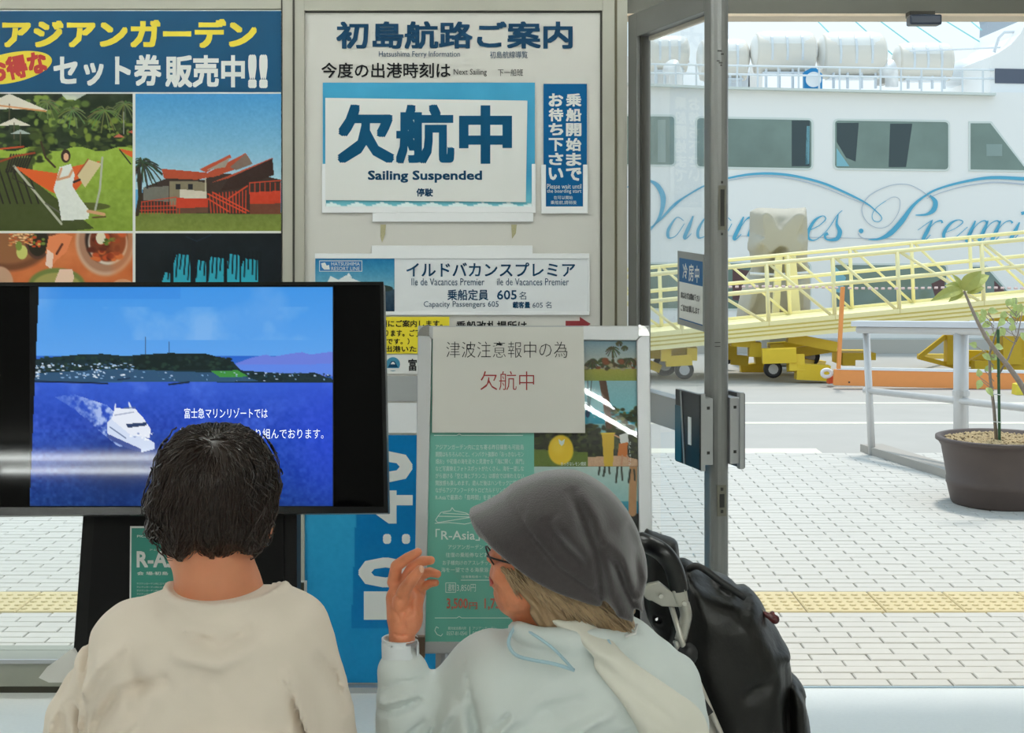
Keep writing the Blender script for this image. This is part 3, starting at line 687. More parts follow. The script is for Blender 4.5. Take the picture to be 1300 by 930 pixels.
# covered mast under tarpaulin
M_TARP = mat('beige_tarpaulin', (182, 176, 160), .75, noise=.06, nscale=5)
cm = tag(empty('covered_mast', P(985, 474, 15.9)), 'boarding mast wrapped in a creased beige tarpaulin', 'covered mast')
h_ = .03; sc_ = 15.9/F
def pxm(pts, D): return [tuple((P(x, y, D).x, P(x, y, D).z)) for x, y in pts]
g = Grid(P(925, 415, 15.5)-Vector((.1, 0, .05)), P(1035, 255, 16.4)+Vector((.1, 0, .05)), .022)
f = g.inflate(pxm([(953, 268), (962, 263.5), (1000, 265), (1022, 263), (1024, 300), (1023, 330), (1027, 345), (1027, 402), (990, 402), (972, 408), (934, 411), (940, 380), (947, 352), (955, 340), (952, 318)], 15.9), 15.9, .12, .3)
g.add(f, .02)
for a_, b_, dp in (((968, 266), (986, 318), .05), ((1018, 268), (988, 312), .05), ((987, 312), (984, 352), -.05), ((1000, 280), (1004, 330), .02), ((955, 320), (965, 300), .03), ((950, 350), (1025, 346), -.04), ((960, 352), (945, 405), .03), ((1010, 350), (1014, 400), .03), ((975, 290), (982, 340), .025), ((1020, 300), (1000, 336), .02)):
    g.groove([(P(*a_, 15.62).x, P(*a_, 15.62).z), (P(*b_, 15.62).x, P(*b_, 15.62).z)], .07, dp*1.7, 15.9)
g.mesh('tarpaulin', M_TARP, cm)
MB().tube([P(952, 347, 15.55), P(985, 349, 15.5), P(1026, 346, 15.55)], .018, 6).build('lashing_rope', M_WHITE, cm, smooth=True)
beam(cm, [(1003, 325, 0), (1009, 404, 0)], 15.3, .11, M_GY, 'mast_rail'); beam(cm, [(989, 325, 0), (984, 404, 0)], 15.3, .07, M_GY, 'mast_rail')
box('mast_foot', tuple(P(975, 405, 15.7)-Vector((0, .1, P(975, 405, 15.7).z))), tuple(P(1005, 400, 16.1)), mat('mast_foot_grey', (150, 148, 140), .6), cm)
# orange barrier
ob = tag(empty('orange_barrier', Z0(1065, 492)), 'long low orange flood board with white edge on the quay', 'barrier')
SO = Surf(13.3); M_OR = mat('barrier_orange', (238, 152, 82), .5, noise=.04)
SO.slab(MB(), [(1060, 469), (1420, 476), (1420, 498), (1059, 489)], .06).build('board', M_OR, ob, bevel=.005)
SO.slab(MB(), [(1066, 466), (1420, 472.5), (1420, 476), (1063, 469)], .07, .005).build('top_edge', M_WHITE, ob)
SO.slab(MB(), [(1068, 364), (1072.5, 364), (1067, 468), (1063, 468)], .05, .01).build('post', M_OR, ob)
for py in (485,): SO.slab(MB(), [(1077, 484), (1079, 484), (1079, 486), (1077, 486)], .004, .004).build('drain_hole', M_GAP, ob)
wr = tag(MB().tube([P(1049.5+6*math.cos(t*PI/8), 473.5+4.5*math.sin(t*PI/8), 13.5) for t in range(16)], .018, 8, closed=True).build('rope_ring', M_WHITE, smooth=True), 'small white ring lying beside the orange board end', 'ring')
rb = tag(Surf(13.5).slab(MB(), [(1053, 480), (1058, 477), (1060, 486), (1052, 487)], .1).build('red_block', mat('red_orange', (206, 84, 44), .6)), 'small red-orange block at the end of the orange board', 'block')

# ================================================================== ferry
M_HULL = mat('ship_white', (242, 242, 240), .35, noise=.015, nscale=1); M_SW = mat('ship_window', (112, 134, 126), .08, noise=.45, nscale=1.5, coat=.5); M_TRIM = mat('ship_trim', (214, 222, 218), .4)
M_SB = mat('ship_blue', (86, 174, 208), .5); M_SG = mat('ship_grey', (188, 196, 208), .5)
SH = Surf(18.3, HOR, 1040, yaw=-.12)
fe = tag(empty('ferry', SH.at(1040, 560)), 'big white passenger ferry with blue script lettering moored beyond the quay', 'ferry')
SH.slab(MB(), [(560, 98), (700, 107), (905, 112), (1120, 116), (1262, 120.5), (1262, 117), (1640, 125), (1640, 590), (560, 605)], 6, 0).build('hull', M_HULL, fe)
SH.slab(MB(), [(560, 96), (905, 110.5), (1262, 119), (1262, 122), (905, 113.5), (560, 99.5)], .25, .12).build('deck_edge', M_TRIM, fe)
def rrect(x0, y0, x1, y1, r=4, dy=0):
    pts = []
    for cx_, cy_, a0_ in ((x1-r, y0+r, -90), (x1-r, y1-r, 0), (x0+r, y1-r, 90), (x0+r, y0+r, 180)):
        for k in range(4): a_ = math.radians(a0_+k*30); xx = cx_+r*math.cos(a_); pts.append((xx, cy_+r*math.sin(a_)+dy*(xx-x0)/(x1-x0)))
    return pts
for q_ in ((745, 147, 856, 208, 1), (885, 150, 1030, 211, 2.5), (1060, 153, 1203.5, 213, 2), (640, 144, 718, 205, 1), (800, 335, 865, 391, 0), (880, 334, 1027.5, 391, 1), (1058, 336, 1201, 392, 1)):
    x0_, y0_, x1_, y1_, dy_ = q_
    fr_ = SH.slab(MB(), rrect(x0_-2.5, y0_-2.5, x1_+2.5, y1_+2.5, 6, dy_), .03, .012).build('window_frame', M_TRIM, fe)
    SH.slab(MB(), rrect(*q_[:4], 4, dy_), .02, .014).build('pane', M_SW, fr_)
for pts in ([(1232, 156.5), (1257, 156.5), (1303, 216), (1232, 215)], [(1234, 338.5), (1251, 338.5), (1286, 378), (1234, 376)]):
    fr_ = SH.slab(MB(), [(pts[0][0]-2.5, pts[0][1]-2.5), (pts[1][0]+1.5, pts[1][1]-2.5), (pts[2][0]+4, pts[2][1]+2.5), (pts[3][0]-2.5, pts[3][1]+2.5)], .03, .012).build('window_frame', M_TRIM, fe)
    SH.slab(MB(), pts, .02, .014).build('pane', M_SW, fr_)
# reflections in the ferry windows, painted as thin coloured patches over the panes
M_REFL = mat('reflection_pale', (140, 160, 156), .5); M_REFL2 = mat('window_dark', (58, 74, 78), .3)
for pts, m_ in (([(1005, 153), (1028, 153), (1028, 211), (1005, 211)], M_REFL2), ([(1024, 160), (1028, 160), (1027, 208), (1022, 209)], mat('reflection_blue', (130, 186, 200), .4)), ([(1062, 188), (1078, 211), (1062, 211)], mat('reflection_blue', (130, 186, 200), .4)), ([(1062, 156), (1090, 156), (1086, 205), (1074, 200), (1062, 180)], M_REFL2), ([(1130, 157), (1158, 157), (1150, 212), (1128, 212)], M_REFL2), ([(1252, 183), (1272, 183), (1272, 198), (1252, 198)], M_REFL), ([(835, 152), (845, 152), (845, 206), (835, 206)], M_REFL), ([(1182, 360), (1199, 352), (1199, 382), (1188, 380)], mat('window_maroon', (96, 70, 72), .4)), ([(1262, 356), (1278, 372), (1262, 374)], mat('window_maroon', (96, 70, 72), .4)), ([(930, 340), (960, 345), (955, 385), (930, 380)], mat('window_maroon', (96, 70, 72), .4)), ([(1060, 338), (1074, 352), (1068, 372), (1060, 370)], mat('reflection_blue', (130, 186, 200), .4))):
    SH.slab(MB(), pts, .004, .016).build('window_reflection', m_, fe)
# script lettering and flourishes
def stroke(mb, S, pts, ws, off=.02, k=8):
    P_ = smooth_loop([(x, y) for x, y in pts], k, False); n = len(P_); W_ = np.interp(np.linspace(0, 1, n), np.linspace(0, 1, len(ws)), ws)
    L, R_ = [], []
    for i, (x, y) in enumerate(P_):
        a_, b_ = P_[max(0, i-1)], P_[min(n-1, i+1)]; dx, dy = b_[0]-a_[0], b_[1]-a_[1]; l_ = math.hypot(dx, dy) or 1
        L.append(S.at(x-dy/l_*W_[i]/2, y+dx/l_*W_[i]/2, off)); R_.append(S.at(x+dy/l_*W_[i]/2, y-dx/l_*W_[i]/2, off))
    mb.add(L+R_, [(i, i+1, n+i+1, n+i) for i in range(n-1)])
sb, sg_ = MB(), MB()
stroke(sb, SH, [(793, 240), (806, 232), (822, 229), (835, 236), (842, 252), (838, 274), (826, 292)], [1, 1.5, 2, 6, 7, 4, 1])      # V left stem
stroke(sb, SH, [(822, 292), (838, 279), (854, 262), (868, 251), (896, 235), (925, 226), (961, 220.5), (1000, 222), (1040, 231), (1070, 243), (1098, 257), (1112, 268), (1119, 276), (1116, 281), (1109, 280), (1107, 273), (1112, 264), (1124, 255)], [1, 2.5, 4, 2, 2, 2.5, 3.2, 3, 3, 2.5, 1.6, 1.2, 1, 1, .8, .8, .8])
stroke(sg_, SH, [(925, 229), (961, 224), (1000, 226), (1040, 236), (1080, 252), (1100, 260)], [1, 1.4, 1.6, 1.4, 1, .6])
stroke(sg_, SH, [(1124, 255), (1134, 250), (1142, 254), (1140, 270), (1128, 286), (1113, 289), (1099, 280), (1094, 264), (1104, 248), (1128, 236), (1150, 234), (1166, 240), (1180, 250)], [.8, .9, .9, .9, .9, .9, 1.1, 1.2, 1.2, 1.1, 1, 1, 1.2])
stroke(sb, SH, [(1180, 248), (1187, 256), (1185, 266), (1176, 272), (1162, 273)], [2, 6, 6.5, 3, 1])
stroke(sb, SH, [(1300, 227), (1258, 225.5), (1222, 231), (1190, 240), (1172, 250), (1158, 262), (1145, 280), (1130, 296), (1116, 303), (1102, 304)], [4.5, 4, 3, 2.4, 2.6, 4, 6.5, 6.5, 3, 1])
stroke(sg_, SH, [(1300, 234), (1262, 231.5), (1226, 236), (1196, 244), (1176, 252)], [2, 1.8, 1.4, 1, .8])
stroke(sb, SH, [(1340, 232), (1300, 227)], [4, 4.5])
stroke(sg_, SH, [(1102, 304), (1093, 301), (1089, 296)], [1, 1.2, 1])
sb.add([SH.at(1093+3*math.cos(a*PI/6), 293+3*math.sin(a*PI/6), .02) for a in range(12)], [tuple(range(12))])
def ov(x, y, w, h, sl=.45):         # letter 'a/e/c' bowl
    stroke(sb, SH, [(x+w*.9, y-h*.85), (x+w*.5, y-h), (x+w*.05, y-h*.45), (x, y-h*.1), (x+w*.15, y), (x+w*.5, y-h*.15), (x+w*.95, y-h*.7)], [1, 1.2, 4, 4, 1.6, 1, 1])
def stem(x0, y0, x1, y1, w=5): stroke(sb, SH, [(x0, y0), ((x0+x1)/2, (y0+y1)/2), (x1, y1-1), (x1+3, y1), (x1+9, y1-6)], [1.5, w, w*.9, 1.4, .8])
ov(848, 302, 22, 26); stem(880, 274, 869, 302); ov(886, 302, 20, 26); ov(912, 302, 18, 26); stem(944, 275, 932, 303); stroke(sb, SH, [(938, 292), (946, 280), (952, 276), (956, 282), (950, 300)], [.8, 1, 3, 4.5, 4])
ov(962, 303, 18, 26); ov(1000, 303, 16, 26)
stroke(sb, SH, [(1028, 292), (1040, 286), (1048, 278), (1044, 274), (1034, 280), (1026, 294), (1027, 303), (1036, 304), (1050, 292), (1062, 274), (1069, 267)], [1, 1, 1.4, 1, 3.4, 4.4, 3, 1, 1, 1, .8])
stroke(sb, SH, [(1064, 272), (1062, 284), (1066, 294), (1062, 303), (1050, 304), (1047, 299), (1051, 296)], [1, 3, 6, 5, 2, 3, 4])
stroke(sb, SH, [(1165, 292), (1176, 284), (1184, 279)], [.7, .8, 1]); stem(1183, 280, 1172, 304, 5); stroke(sb, SH, [(1176, 294), (1186, 283), (1194, 280), (1196, 283)], [.8, 1, 2, 2.6])
stroke(sb, SH, [(1197, 296), (1212, 290), (1222, 282), (1216, 279), (1206, 284), (1198, 296), (1200, 304), (1210, 303), (1228, 288)], [.8, .8, 1.4, 1, 3.4, 4.4, 3, 1, .8])
for x_ in (1238, 1254, 1270): stem(x_, 280, x_-11, 306, 5); stroke(sb, SH, [(x_-9, 300), (x_+2, 285), (x_+11, 280), (x_+15, 283)], [.8, 1, 1.4, 3])
stem(1294, 282, 1283, 304, 5); stroke(sb, SH, [(1296, 271), (1300, 270)], [4, 4]); stroke(sb, SH, [(1305, 298), (1320, 290), (1328, 282), (1322, 279), (1312, 284), (1306, 296), (1308, 304), (1318, 303)], [.8, .8, 1.4, 1, 3.4, 4.4, 3, 1]); stem(1344, 280, 1333, 304, 5)
sb.build('blue_script', M_SB, fe); sg_.build('grey_flourish', M_SG, fe)
SH.slab(MB(), [(900, 298.2), (1300, 306), (1300, 306.6), (900, 298.8)], .004, .01).build('plate_seam', M_SG, fe)
# upper deck furniture
M_CAN = mat('canister_white', (236, 234, 228), .4, noise=.03); M_CAND = mat('canister_cream', (222, 216, 204), .5); M_RL = mat('ship_rail', (214, 220, 224), .4)
def canister(cx_, cy_, w, h, D):
    c_ = P(cx_, cy_, D); L = w/2/F*D; R_ = h/2/F*D
    o = MB().lathe([(R_*.35, -L), (R_*.72, -L*.93), (R_*.93, -L*.78), (R_, -L*.5), (R_, L*.5), (R_*.93, L*.78), (R_*.72, L*.93), (R_*.35, L)], c_, 24, 'x').build('liferaft_canister', M_CAN, fe, smooth=True)
    MB().lathe([(R_*1.02, -L*.86), (R_*1.06, -L*.80), (R_*1.06, L*.80), (R_*1.02, L*.86)], c_-Vector((0, .0, R_*.18)), 24, 'x').build('lower_shell', M_CAND, o, smooth=True)
    for k in (-.45, 0, .45): MB().lathe([(R_*1.10, k*L-.015), (R_*1.10, k*L+.015)], c_-Vector((0, 0, R_*.1)), 20, 'x').build('strap', M_RL, o)
    m2_ = MB()
    for k in (-.6, -.2, .2, .6): m2_.tube([c_+Vector((k*L, -R_*.6, -R_*.8)), (c_.x+k*L, c_.y-R_*.6, P(cx_, 114, D).z)], .02, 6)
    m2_.box((c_.x-L*.7, c_.y-R_*.7, c_.z-R_*1.25), (c_.x+L*.7, c_.y+R_*.5, c_.z-R_*1.15)); m2_.build('cradle', M_RL, o)
for a_ in ((848, 66, 54, 42, 19.6), (918, 73, 66, 48, 19.4), (995, 64, 84, 50, 19.2), (1081, 67, 88, 54, 19.2), (1172, 76, 76, 44, 19.2), (720, 70, 70, 44, 19.6)): canister(*a_)
SHd = Surf(18.5, HOR, 1040, yaw=-.12)
rl_ = MB()
for y_ in (84, 95): rl_.tube([SHd.at(800, y_-3), SHd.at(1262, y_+5)], .014, 5)
for px in range(806, 1262, 26): rl_.tube([SHd.at(px, 114+(px-900)*.015), SHd.at(px, 81+(px-800)*.018)], .014, 5)
rl_.build('deck_railing', M_RL, fe)
SD2 = Surf(19.9)
SD2.slab(MB(), [(760, 72), (812, 70), (850, 72), (850, 120), (760, 120)], 1.2).build('deck_house', M_HULL, fe, bevel=.05)
SD2.slab(MB(), [(905, 92), (950, 92), (950, 120), (905, 120)], .8).build('deck_locker', mat('locker_grey', (206, 214, 222), .5), fe)
SD2.slab(MB(), [(952, 84), (968, 84), (968, 120), (952, 120)], .5).build('deck_locker', M_HULL, fe); SD2.slab(MB(), [(1110, 96), (1119, 96), (1119, 110), (1110, 110)], .3, .4).build('deck_vent', mat('vent_grey', (160, 158, 152), .5), fe)
bx_ = Surf(18.7).slab(MB(), [(1021, 91), (1034, 84), (1044, 94), (1044, 113), (1021, 113)], .1).build('ring_board', mat('ring_blue', (28, 134, 190), .4), fe)
c_ = P(1032.5, 101, 18.6); MB().lathe([(.10, -.03), (.10, .0)], c_, 28, 'y').build('ring_disc', M_WHITE, bx_)
for px in (858, 1132): MB().tube([P(px, 110, 19), P(px, 92, 19), P(px-6, 86, 18.9)], [.09, .09, .13], 12).build('air_pipe', M_HULL, fe, smooth=True)
dome = P(1228, 100, 19.6); MB().lathe([(.29, -.1), (.29, .02), (.25, .14), (.16, .24), (.04, .28)], dome+Vector((0, 0, 0)), 20).build('radar_dome', mat('dome_pale', (222, 228, 232), .5), fe, smooth=True)
MB().tube([P(1228, 95, 19.2), P(1248, 94, 19.2)], .02, 6).build('dome_bracket', mat('dome_teal', (120, 200, 214), .5), fe)
SF = Surf(18.25, HOR, 1280)
fu = SF.slab(MB(), [(1257, 122), (1257, 72), (1268, 67), (1284, 56), (1296, 42), (1306, 22), (1420, 22), (1420, 126)], 2.0).build('funnel', M_HULL, fe)
SF.slab(MB(), [(1263, 87), (1340, 88.5), (1340, 107), (1263, 105.5)], .02, .012).build('funnel_window', mat('funnel_slate', (84, 92, 108), .4), fu)
mb = MB(); mb.tube([P(1262, 66, 18.6), P(1268, 48, 18.6), P(1275, 41, 18.6), P(1300, 40, 18.6)], .02, 6); mb.tube([P(1155, 65, 18.9), P(1235, 62, 18.9), P(1272, 60, 18.7)], .012, 5); mb.build('handle_rail', M_RL, fe)
M_WIRE = mat('teal_wire', (140, 206, 208), .5)
for a_, b_ in (((1034, 24), (1052, 41)), ((1080, 26), (1135, 71)), ((1112, 26), (1165, 62)), ((1155, 30), (1206, 62)), ((1195, 26), (1252, 58)), ((1230, 26), (1246, 38))): MB().tube([P(*a_, 21)+Vector((-(b_[0]-a_[0])*.01, 0, (b_[1]-a_[1])*.012)), P(*b_, 20)], .010, 5).build('rigging_wire', M_WIRE, fe)
ms_ = MB(); ms_.tube([P(864, 90, 19.8), P(864, 68, 19.8)], .03, 6); ms_.tube([P(855, 78, 19.8), P(875, 78, 19.8)], .02, 6); ms_.build('light_mast', mat('mast_grey', (190, 190, 192), .5), fe)
# distant hazy hillside to the right
hl = MB(); hp = [(1249, 140), (1251, 100), (1252, 70), (1253, 50), (1254, 28), (1249, 8), (1235, -20), (1500, -60), (1900, -20), (1900, 300), (1249, 300)]
hill = Surf(60).slab(hl, hp, 1).build('far_building', mat('hazy_building', (206, 208, 214), .9, noise=.05, nscale=.2)); tag(hill, 'tall hazy pale grey building far behind the ferry funnel', 'building')
# eaves over the doorway
struct(box('eaves', (-4.6, DW+.12, 2.80), (4.6, 5.4, 2.94), mat('eaves_white', (220, 220, 216), .7)))
# ================================================================== wall signs
C_NAVY = (16, 62, 94)
M_NAVY = mat('navy_ink', C_NAVY, .6, spec=.15); M_TEAL = mat('deep_teal_ink', (0, 74, 110), .6, spec=.15); M_INK = mat('black_ink', (20, 22, 26), .6, spec=.15)
M_YEL = mat('yellow_ink', (228, 206, 48), .5); M_RED = mat('red_ink', (178, 36, 30), .5); M_RAIL = mat('white_rail', (236, 238, 240), .25)
M_BLUEC = mat('sky_blue_card', (60, 152, 192), .5); M_SBLUE = mat('strong_blue_card', (0, 88, 140), .6, spec=.15)
S0 = Surf(DW-.014)
B = 0.025
# board heading
bh = tag(texts('board_lettering', S0, [('初島航路ご案内', 427, 27, 727, 62, .03), ('Hatsushima Ferry Information', 481, 65, 584, 74), ('初島航線導覧', 622, 65, 670, 74)], M_NAVY, None, off=.001), 'large navy ferry heading letters across the top of the white board', 'lettering')
bk = tag(texts('board_lettering', S0, [('今度の出港時刻は', 408, 79.5, 572, 99, .015), ('Next Sailing', 576, 87.5, 618, 97), ('下一船班', 632, 87.5, 664, 96.5)], M_INK, None, off=.001), 'black next-sailing line lettered above the suspended card', 'lettering')
# sailing status holder
def rails(par, S, x0, y0, x1, y1, w=5, side=55, off=.008, name='holder_rail'):
    S.rect(name, x0, y1-w-3, x1, y1, M_RAIL, par, .008, off, .0015)
    S.rect(name, x0, y1-side, x0+w, y1-w-2, M_RAIL, par, .008, off, .0015); S.rect(name, x1-w, y1-side, x1, y1-w-2, M_RAIL, par, .008, off, .0015)
sh = tag(empty('status_holder', S0.at(545, 270)), 'wide white metal holder with a sky-blue backing card and wave border', 'sign holder')
cv = Cv(410, 105, 679, 264, .6, (62, 154, 194)); cv.noise(6, 6, 3)
cv.grad((60, 154, 194), (120, 196, 208), 225, 264)
for k in range(9): cv.poly([(405+k*32, 262), (421+k*32, 256.5), (437+k*32, 262)], (224, 240, 240))
cv.mask((cv.Y > 261)*1., (224, 240, 240))
cv.mesh('backing_card', S0, M_PRINT, sh, .004); rails(sh, S0, 409, 105, 680, 270, 5, 62)
S0.rect('holder_rail', 473, 270, 677, 281.5, M_RAIL, sh, .008, .008, .0015)
sc = tag(S0.slab(MB(), [(413.5, 124.5), (669.5, 128), (667.5, 256.5), (413.5, 254)], .001, .0095).build('suspended_card', M_CARD), 'white card announcing sailing suspended in huge teal characters', 'sign')
texts('teal_lettering', S0, [('欠', 429, 133, 501, 207, .04), ('航', 503, 133, 577, 208, .036), ('中', 583, 134, 650, 208, .045)], M_TEAL, sc, off=.0102)
texts('navy_lettering', S0, [('Sailing Suspended', 467.5, 216.5, 612, 232, .03), ('停駛', 529, 239, 550, 249.5, .03)], M_NAVY, sc, off=.0102)
# boarding notice
bn = tag(S0.slab(MB(), [(690, 106.5), (745, 264)], .002, .004).build('boarding_notice', M_SBLUE), 'narrow blue vertical notice asking passengers to wait for boarding', 'sign')
texts('white_lettering', S0, [('乗船開始まで', 718.5, 118, 738, 231, .035, 'v'), ('お待ち下さい', 696.5, 118, 715, 231, .035, 'v'), ('Please wait until', 694.5, 233.5, 738, 239.5), ('the boarding start', 694.5, 240, 738, 246), ('在可以開始', 703, 248.5, 727, 253), ('乗船前,請稍後', 699, 254.5, 732, 259.5)], M_CARD, bn, off=.0048)
bh2 = tag(empty('notice_holder', S0.at(717, 271)), 'small white metal holder clasping the narrow blue notice', 'sign holder')
rails(bh2, S0, 687, 106, 746, 271, 6, 62, .009)
# tape remains
tr = [tag(S0.slab(MB(), p, .0006, .0008).build('tape_remnant', mat('old_tape', (170, 164, 128), .7, noise=.3, nscale=200)), l, 'tape mark', 'tape marks on the board') for p, l in
  (([(483, 285), (490, 285), (489, 297), (485, 308), (483, 300)], 'old brownish tape mark on the board, left of the pair under the card holder'), ([(649, 285), (656, 285), (655, 296), (650, 303)], 'old brownish tape mark on the board, right of the pair under the card holder'))]
# ship name plate
st = tag(S0.rect('upper_rail', 472, 311.5, 676, 322, M_RAIL, None, .008, .008, .0015), 'short empty white rail above the ship name plate', 'rail'); st.name = 'card_rail'
np_ = tag(empty('ship_name_plate', S0.at(573, 399)), 'white ship name and capacity plate with a blue photo at its left', 'sign')
S0.rect('plate', 400, 327, 746, 396, mat('plate_white', (226, 229, 232), .4), np_, .003, .004)
cv = Cv(400.5, 328, 501, 395, 1.2, (40, 120, 165)); cv.grad((24, 112, 160), (128, 176, 194), 328, 372); cv.grad((52, 74, 90), (24, 48, 70), 367, 395); cv.noise(20, 12, 4)
cv.poly([(416, 358), (420, 350), (430, 355), (440, 349), (447, 353), (464, 360), (470, 372), (450, 388), (420, 380)], (226, 230, 230)); cv.poly([(440, 350), (443, 346), (447, 352)], (230, 234, 234)); cv.line([(420, 364), (462, 366)], 1.5, (60, 80, 100)); cv.ell(487, 366, 12, 4, (40, 56, 50))
cv.mesh('ship_photo', S0, M_PRINT, np_, .0048)
lb = S0.rect('logo_box', 405.5, 330.5, 460, 344.5, M_CARD, np_, .0003, .0052); S0.rect('logo_field', 406.3, 331.3, 459.2, 343.7, mat('logo_blue', (22, 108, 168), .5), lb, .0003, .0056)
texts('logo_lettering', S0, [('HATSUSHIMA', 421, 332.5, 457, 337), ('RESORT LINE', 421, 338.5, 457, 343)], M_CARD, lb, off=.0062)
S0.slab(MB(), [(408, 334), (413, 333), (415, 337), (418, 336), (419, 342), (412, 342), (409, 339)], .0003, .0062).build('logo_emblem', M_CARD, lb)
texts('navy_lettering', S0, [('イルドバカンスプレミア', 516, 333, 730, 351, .015), ('乗船定員', 568, 367, 620, 381, .015), ('605', 631, 368, 656, 380, .015), ('名', 659, 370, 668, 380)], M_NAVY, np_, off=.0052)
texts('small_lettering', S0, [('Ile de Vacances Premier', 522.5, 353, 615, 362), ('ile de Vacances Premier', 631, 353, 722, 362), ('Capacity Passengers 605', 538, 382, 633, 391.5), ('載客量', 651, 382.5, 673, 391, .03), ('605 名', 676, 382.5, 700, 391)], M_NAVY, np_, off=.0052)
for q in ((400, 321.5, 748, 328), (400, 395, 748, 399.5), (746, 328, 748.5, 395)): S0.rect('holder_rail', *q, M_RAIL, np_, .007, .008, .001)
# lower notices
ln = tag(S0.rect('queue_notice', 400, 402, 570.5, 448.5, mat('notice_yellow', (226, 208, 38), .5), None, .002, .003), 'yellow queue notice half hidden behind the television', 'sign')
texts('black_lettering', S0, [('番号札の方から順にご案内します。', 416, 406, 562, 415, .02), ('お待ちいただいております。ご了承下さい', 416, 418, 566, 427, .02), ('（お一人様一枚だけです。）', 416, 429, 520, 437, .02), ('人数がそろっと出港いたします', 416, 438.5, 560, 446.5, .02)], M_INK, ln, off=.004)
cp = tag(S0.rect('company_plate', 400, 450, 560, 474, M_CARD, None, .002, .003), 'white company name plate with a round mountain emblem', 'sign')
S0.slab(MB(), [(499+9*math.cos(a*PI/12), 462+9*math.sin(a*PI/12)) for a in range(24)], .0004, .0036).build('emblem_disc', mat('emblem_teal', (52, 128, 158), .5), cp)
S0.poly('emblem_mountain', [(492.5, 466), (497, 458), (501, 458), (505.5, 466)], M_NAVY, cp, .0004, .0042); S0.poly('emblem_snow', [(496, 462), (498, 459), (500, 459), (502, 462)], M_CARD, cp, .0004, .0046)
S0.poly('emblem_base', [(490, 467), (508, 467), (505, 470), (493, 470)], M_CARD, cp, .0004, .0044)
texts('navy_lettering', S0, [('富士急マリンリゾート', 518.5, 455, 640, 470.5, .02)], M_INK, S0.rect('plate_extension', 560, 450, 650, 474, M_CARD, cp, .002, .003), off=.004)
gs = tag(S0.rect('grey_strip', 400, 477, 700, 509, mat('strip_grey', (160, 163, 164), .4), None, .002, .002), 'plain grey strip under the company plate', 'strip')
ws = tag(S0.rect('white_strip', 400, 511, 762, 549, M_RAIL, None, .004, .004), 'plain white strip above the blue timetable poster', 'strip')
gt = tag(texts('board_lettering', S0, [('乗船改札場所は', 579, 407, 669, 420, .02)], M_INK, None, off=.001), 'black gate lettering cut off by the poster stand top', 'lettering')
ar = tag(S0.slab(MB(), [(718, 407), (736, 407), (736, 402), (750, 411), (736, 420), (736, 415), (718, 415)], .001, .001).build('arrow_marker', mat('arrow_red', (130, 26, 34), .5)), 'dark red arrow pointing right on the white board', 'arrow')
# timetable poster
cv = Cv(377, 552, 762, 866, .5, (34, 150, 198)); cv.grad((58, 162, 204), (16, 128, 184), 552, 866); cv.noise(4, 5, 5)
cv.poly([(456, 552), (600, 552), (600, 797), (446, 796)], (2, 112, 172)); cv.noise(80, 4, 6, oct=2)
tp = tag(cv.mesh('timetable_poster', S0, M_PRINT, None, .002), 'large blue timetable poster with a sideways departure time', 'poster')
texts('white_lettering', S0, [('1', 462, 750, 524, 786, .02, 'r'), ('0', 455, 707, 524, 745, .035, 'r'), (':', 486, 677, 521, 690, .02, 'r'), ('4', 455, 622, 524, 664, .035, 'r'), ('0', 455, 572, 524, 612, .035, 'r')], M_CARD, tp, off=.003)
# garden set ticket poster ------------------------------------------------
SP = Surf(DW-.032)
gp = tag(empty('garden_poster', SP.at(100, 640)), 'large ticket poster with yellow katakana and garden photographs', 'poster')
SP.rect('poster_sheet', -190, 13, 357.5, 640, M_CARD, gp, .003, 0)
cv = Cv(-188, 14, 357, 117, .5, (6, 74, 112)); cv.noise(5, 3, 8); cv.mesh('header_print', SP, M_PRINT, gp, .0006)
texts('yellow_lettering', SP, [('アジアンガーデン', 3, 24, 326, 61, .045)], M_YEL, gp, off=.0012)
texts('white_lettering', SP, [('セット券', 68, 69, 205, 109, .035), ('販売中', 210, 70, 311, 111, .035), ('!!', 315, 69, 340, 112, .05)], M_CARD, gp, off=.0012)
bd = SP.slab(MB(), [(14+53*math.cos(a)*math.cos(.2)+19*math.sin(a)*math.sin(.2), 86-53*math.cos(a)*math.sin(.2)+19*math.sin(a)*math.cos(.2)) for a in [k*PI/24 for k in range(48)]], .0004, .0011).build('badge', M_YEL, gp)
texts('red_lettering', SP, [('お得な', -16, 70, 60, 100, .05, 12)], M_RED, bd, off=.0016)
# photo 1: garden lawn with a woman in a hammock
cv = Cv(-188, 119, 168.5, 293, 1.15, (30, 44, 24)); q = random.Random(3)
cv.noise(10, 26, 11)
for (n, x0, y0, x1, y1, cols) in ((220, -188, 122, 170, 190, [(28, 44, 22), (52, 70, 32), (84, 104, 44), (18, 26, 16)]), (120, 90, 150, 170, 195, [(50, 64, 30), (108, 124, 44), (30, 44, 20)]), (70, 45, 122, 100, 160, [(120, 140, 60), (66, 86, 36)])): cv.blobs(n, x0, y0, x1, y1, 2, 6, cols, n)
for x, y, r in ((133, 140, 22), (92, 140, 18), (60, 130, 16), (158, 132, 16)): cv.palm(x, y, r, (96, 110, 62), int(x), 18, 1.1)
cv.poly([(78, 119), (110, 119), (96, 127), (84, 126)], (216, 220, 216), .8); cv.line([(157, 142), (157, 170)], 1, (150, 150, 140))
cv.grad((146, 172, 66), (128, 152, 50), 190, 250, cv.Y > 189+3*np.sin(cv.X/9)); cv.grad((132, 156, 60), (124, 146, 52), 240, 293)
cv.noise(30, 16, 12, (cv.Y > 190).astype(float))
cv.poly([(-188, 200), (40, 200), (44, 230), (120, 290), (90, 293), (-188, 293)], (44, 48, 26), .75)
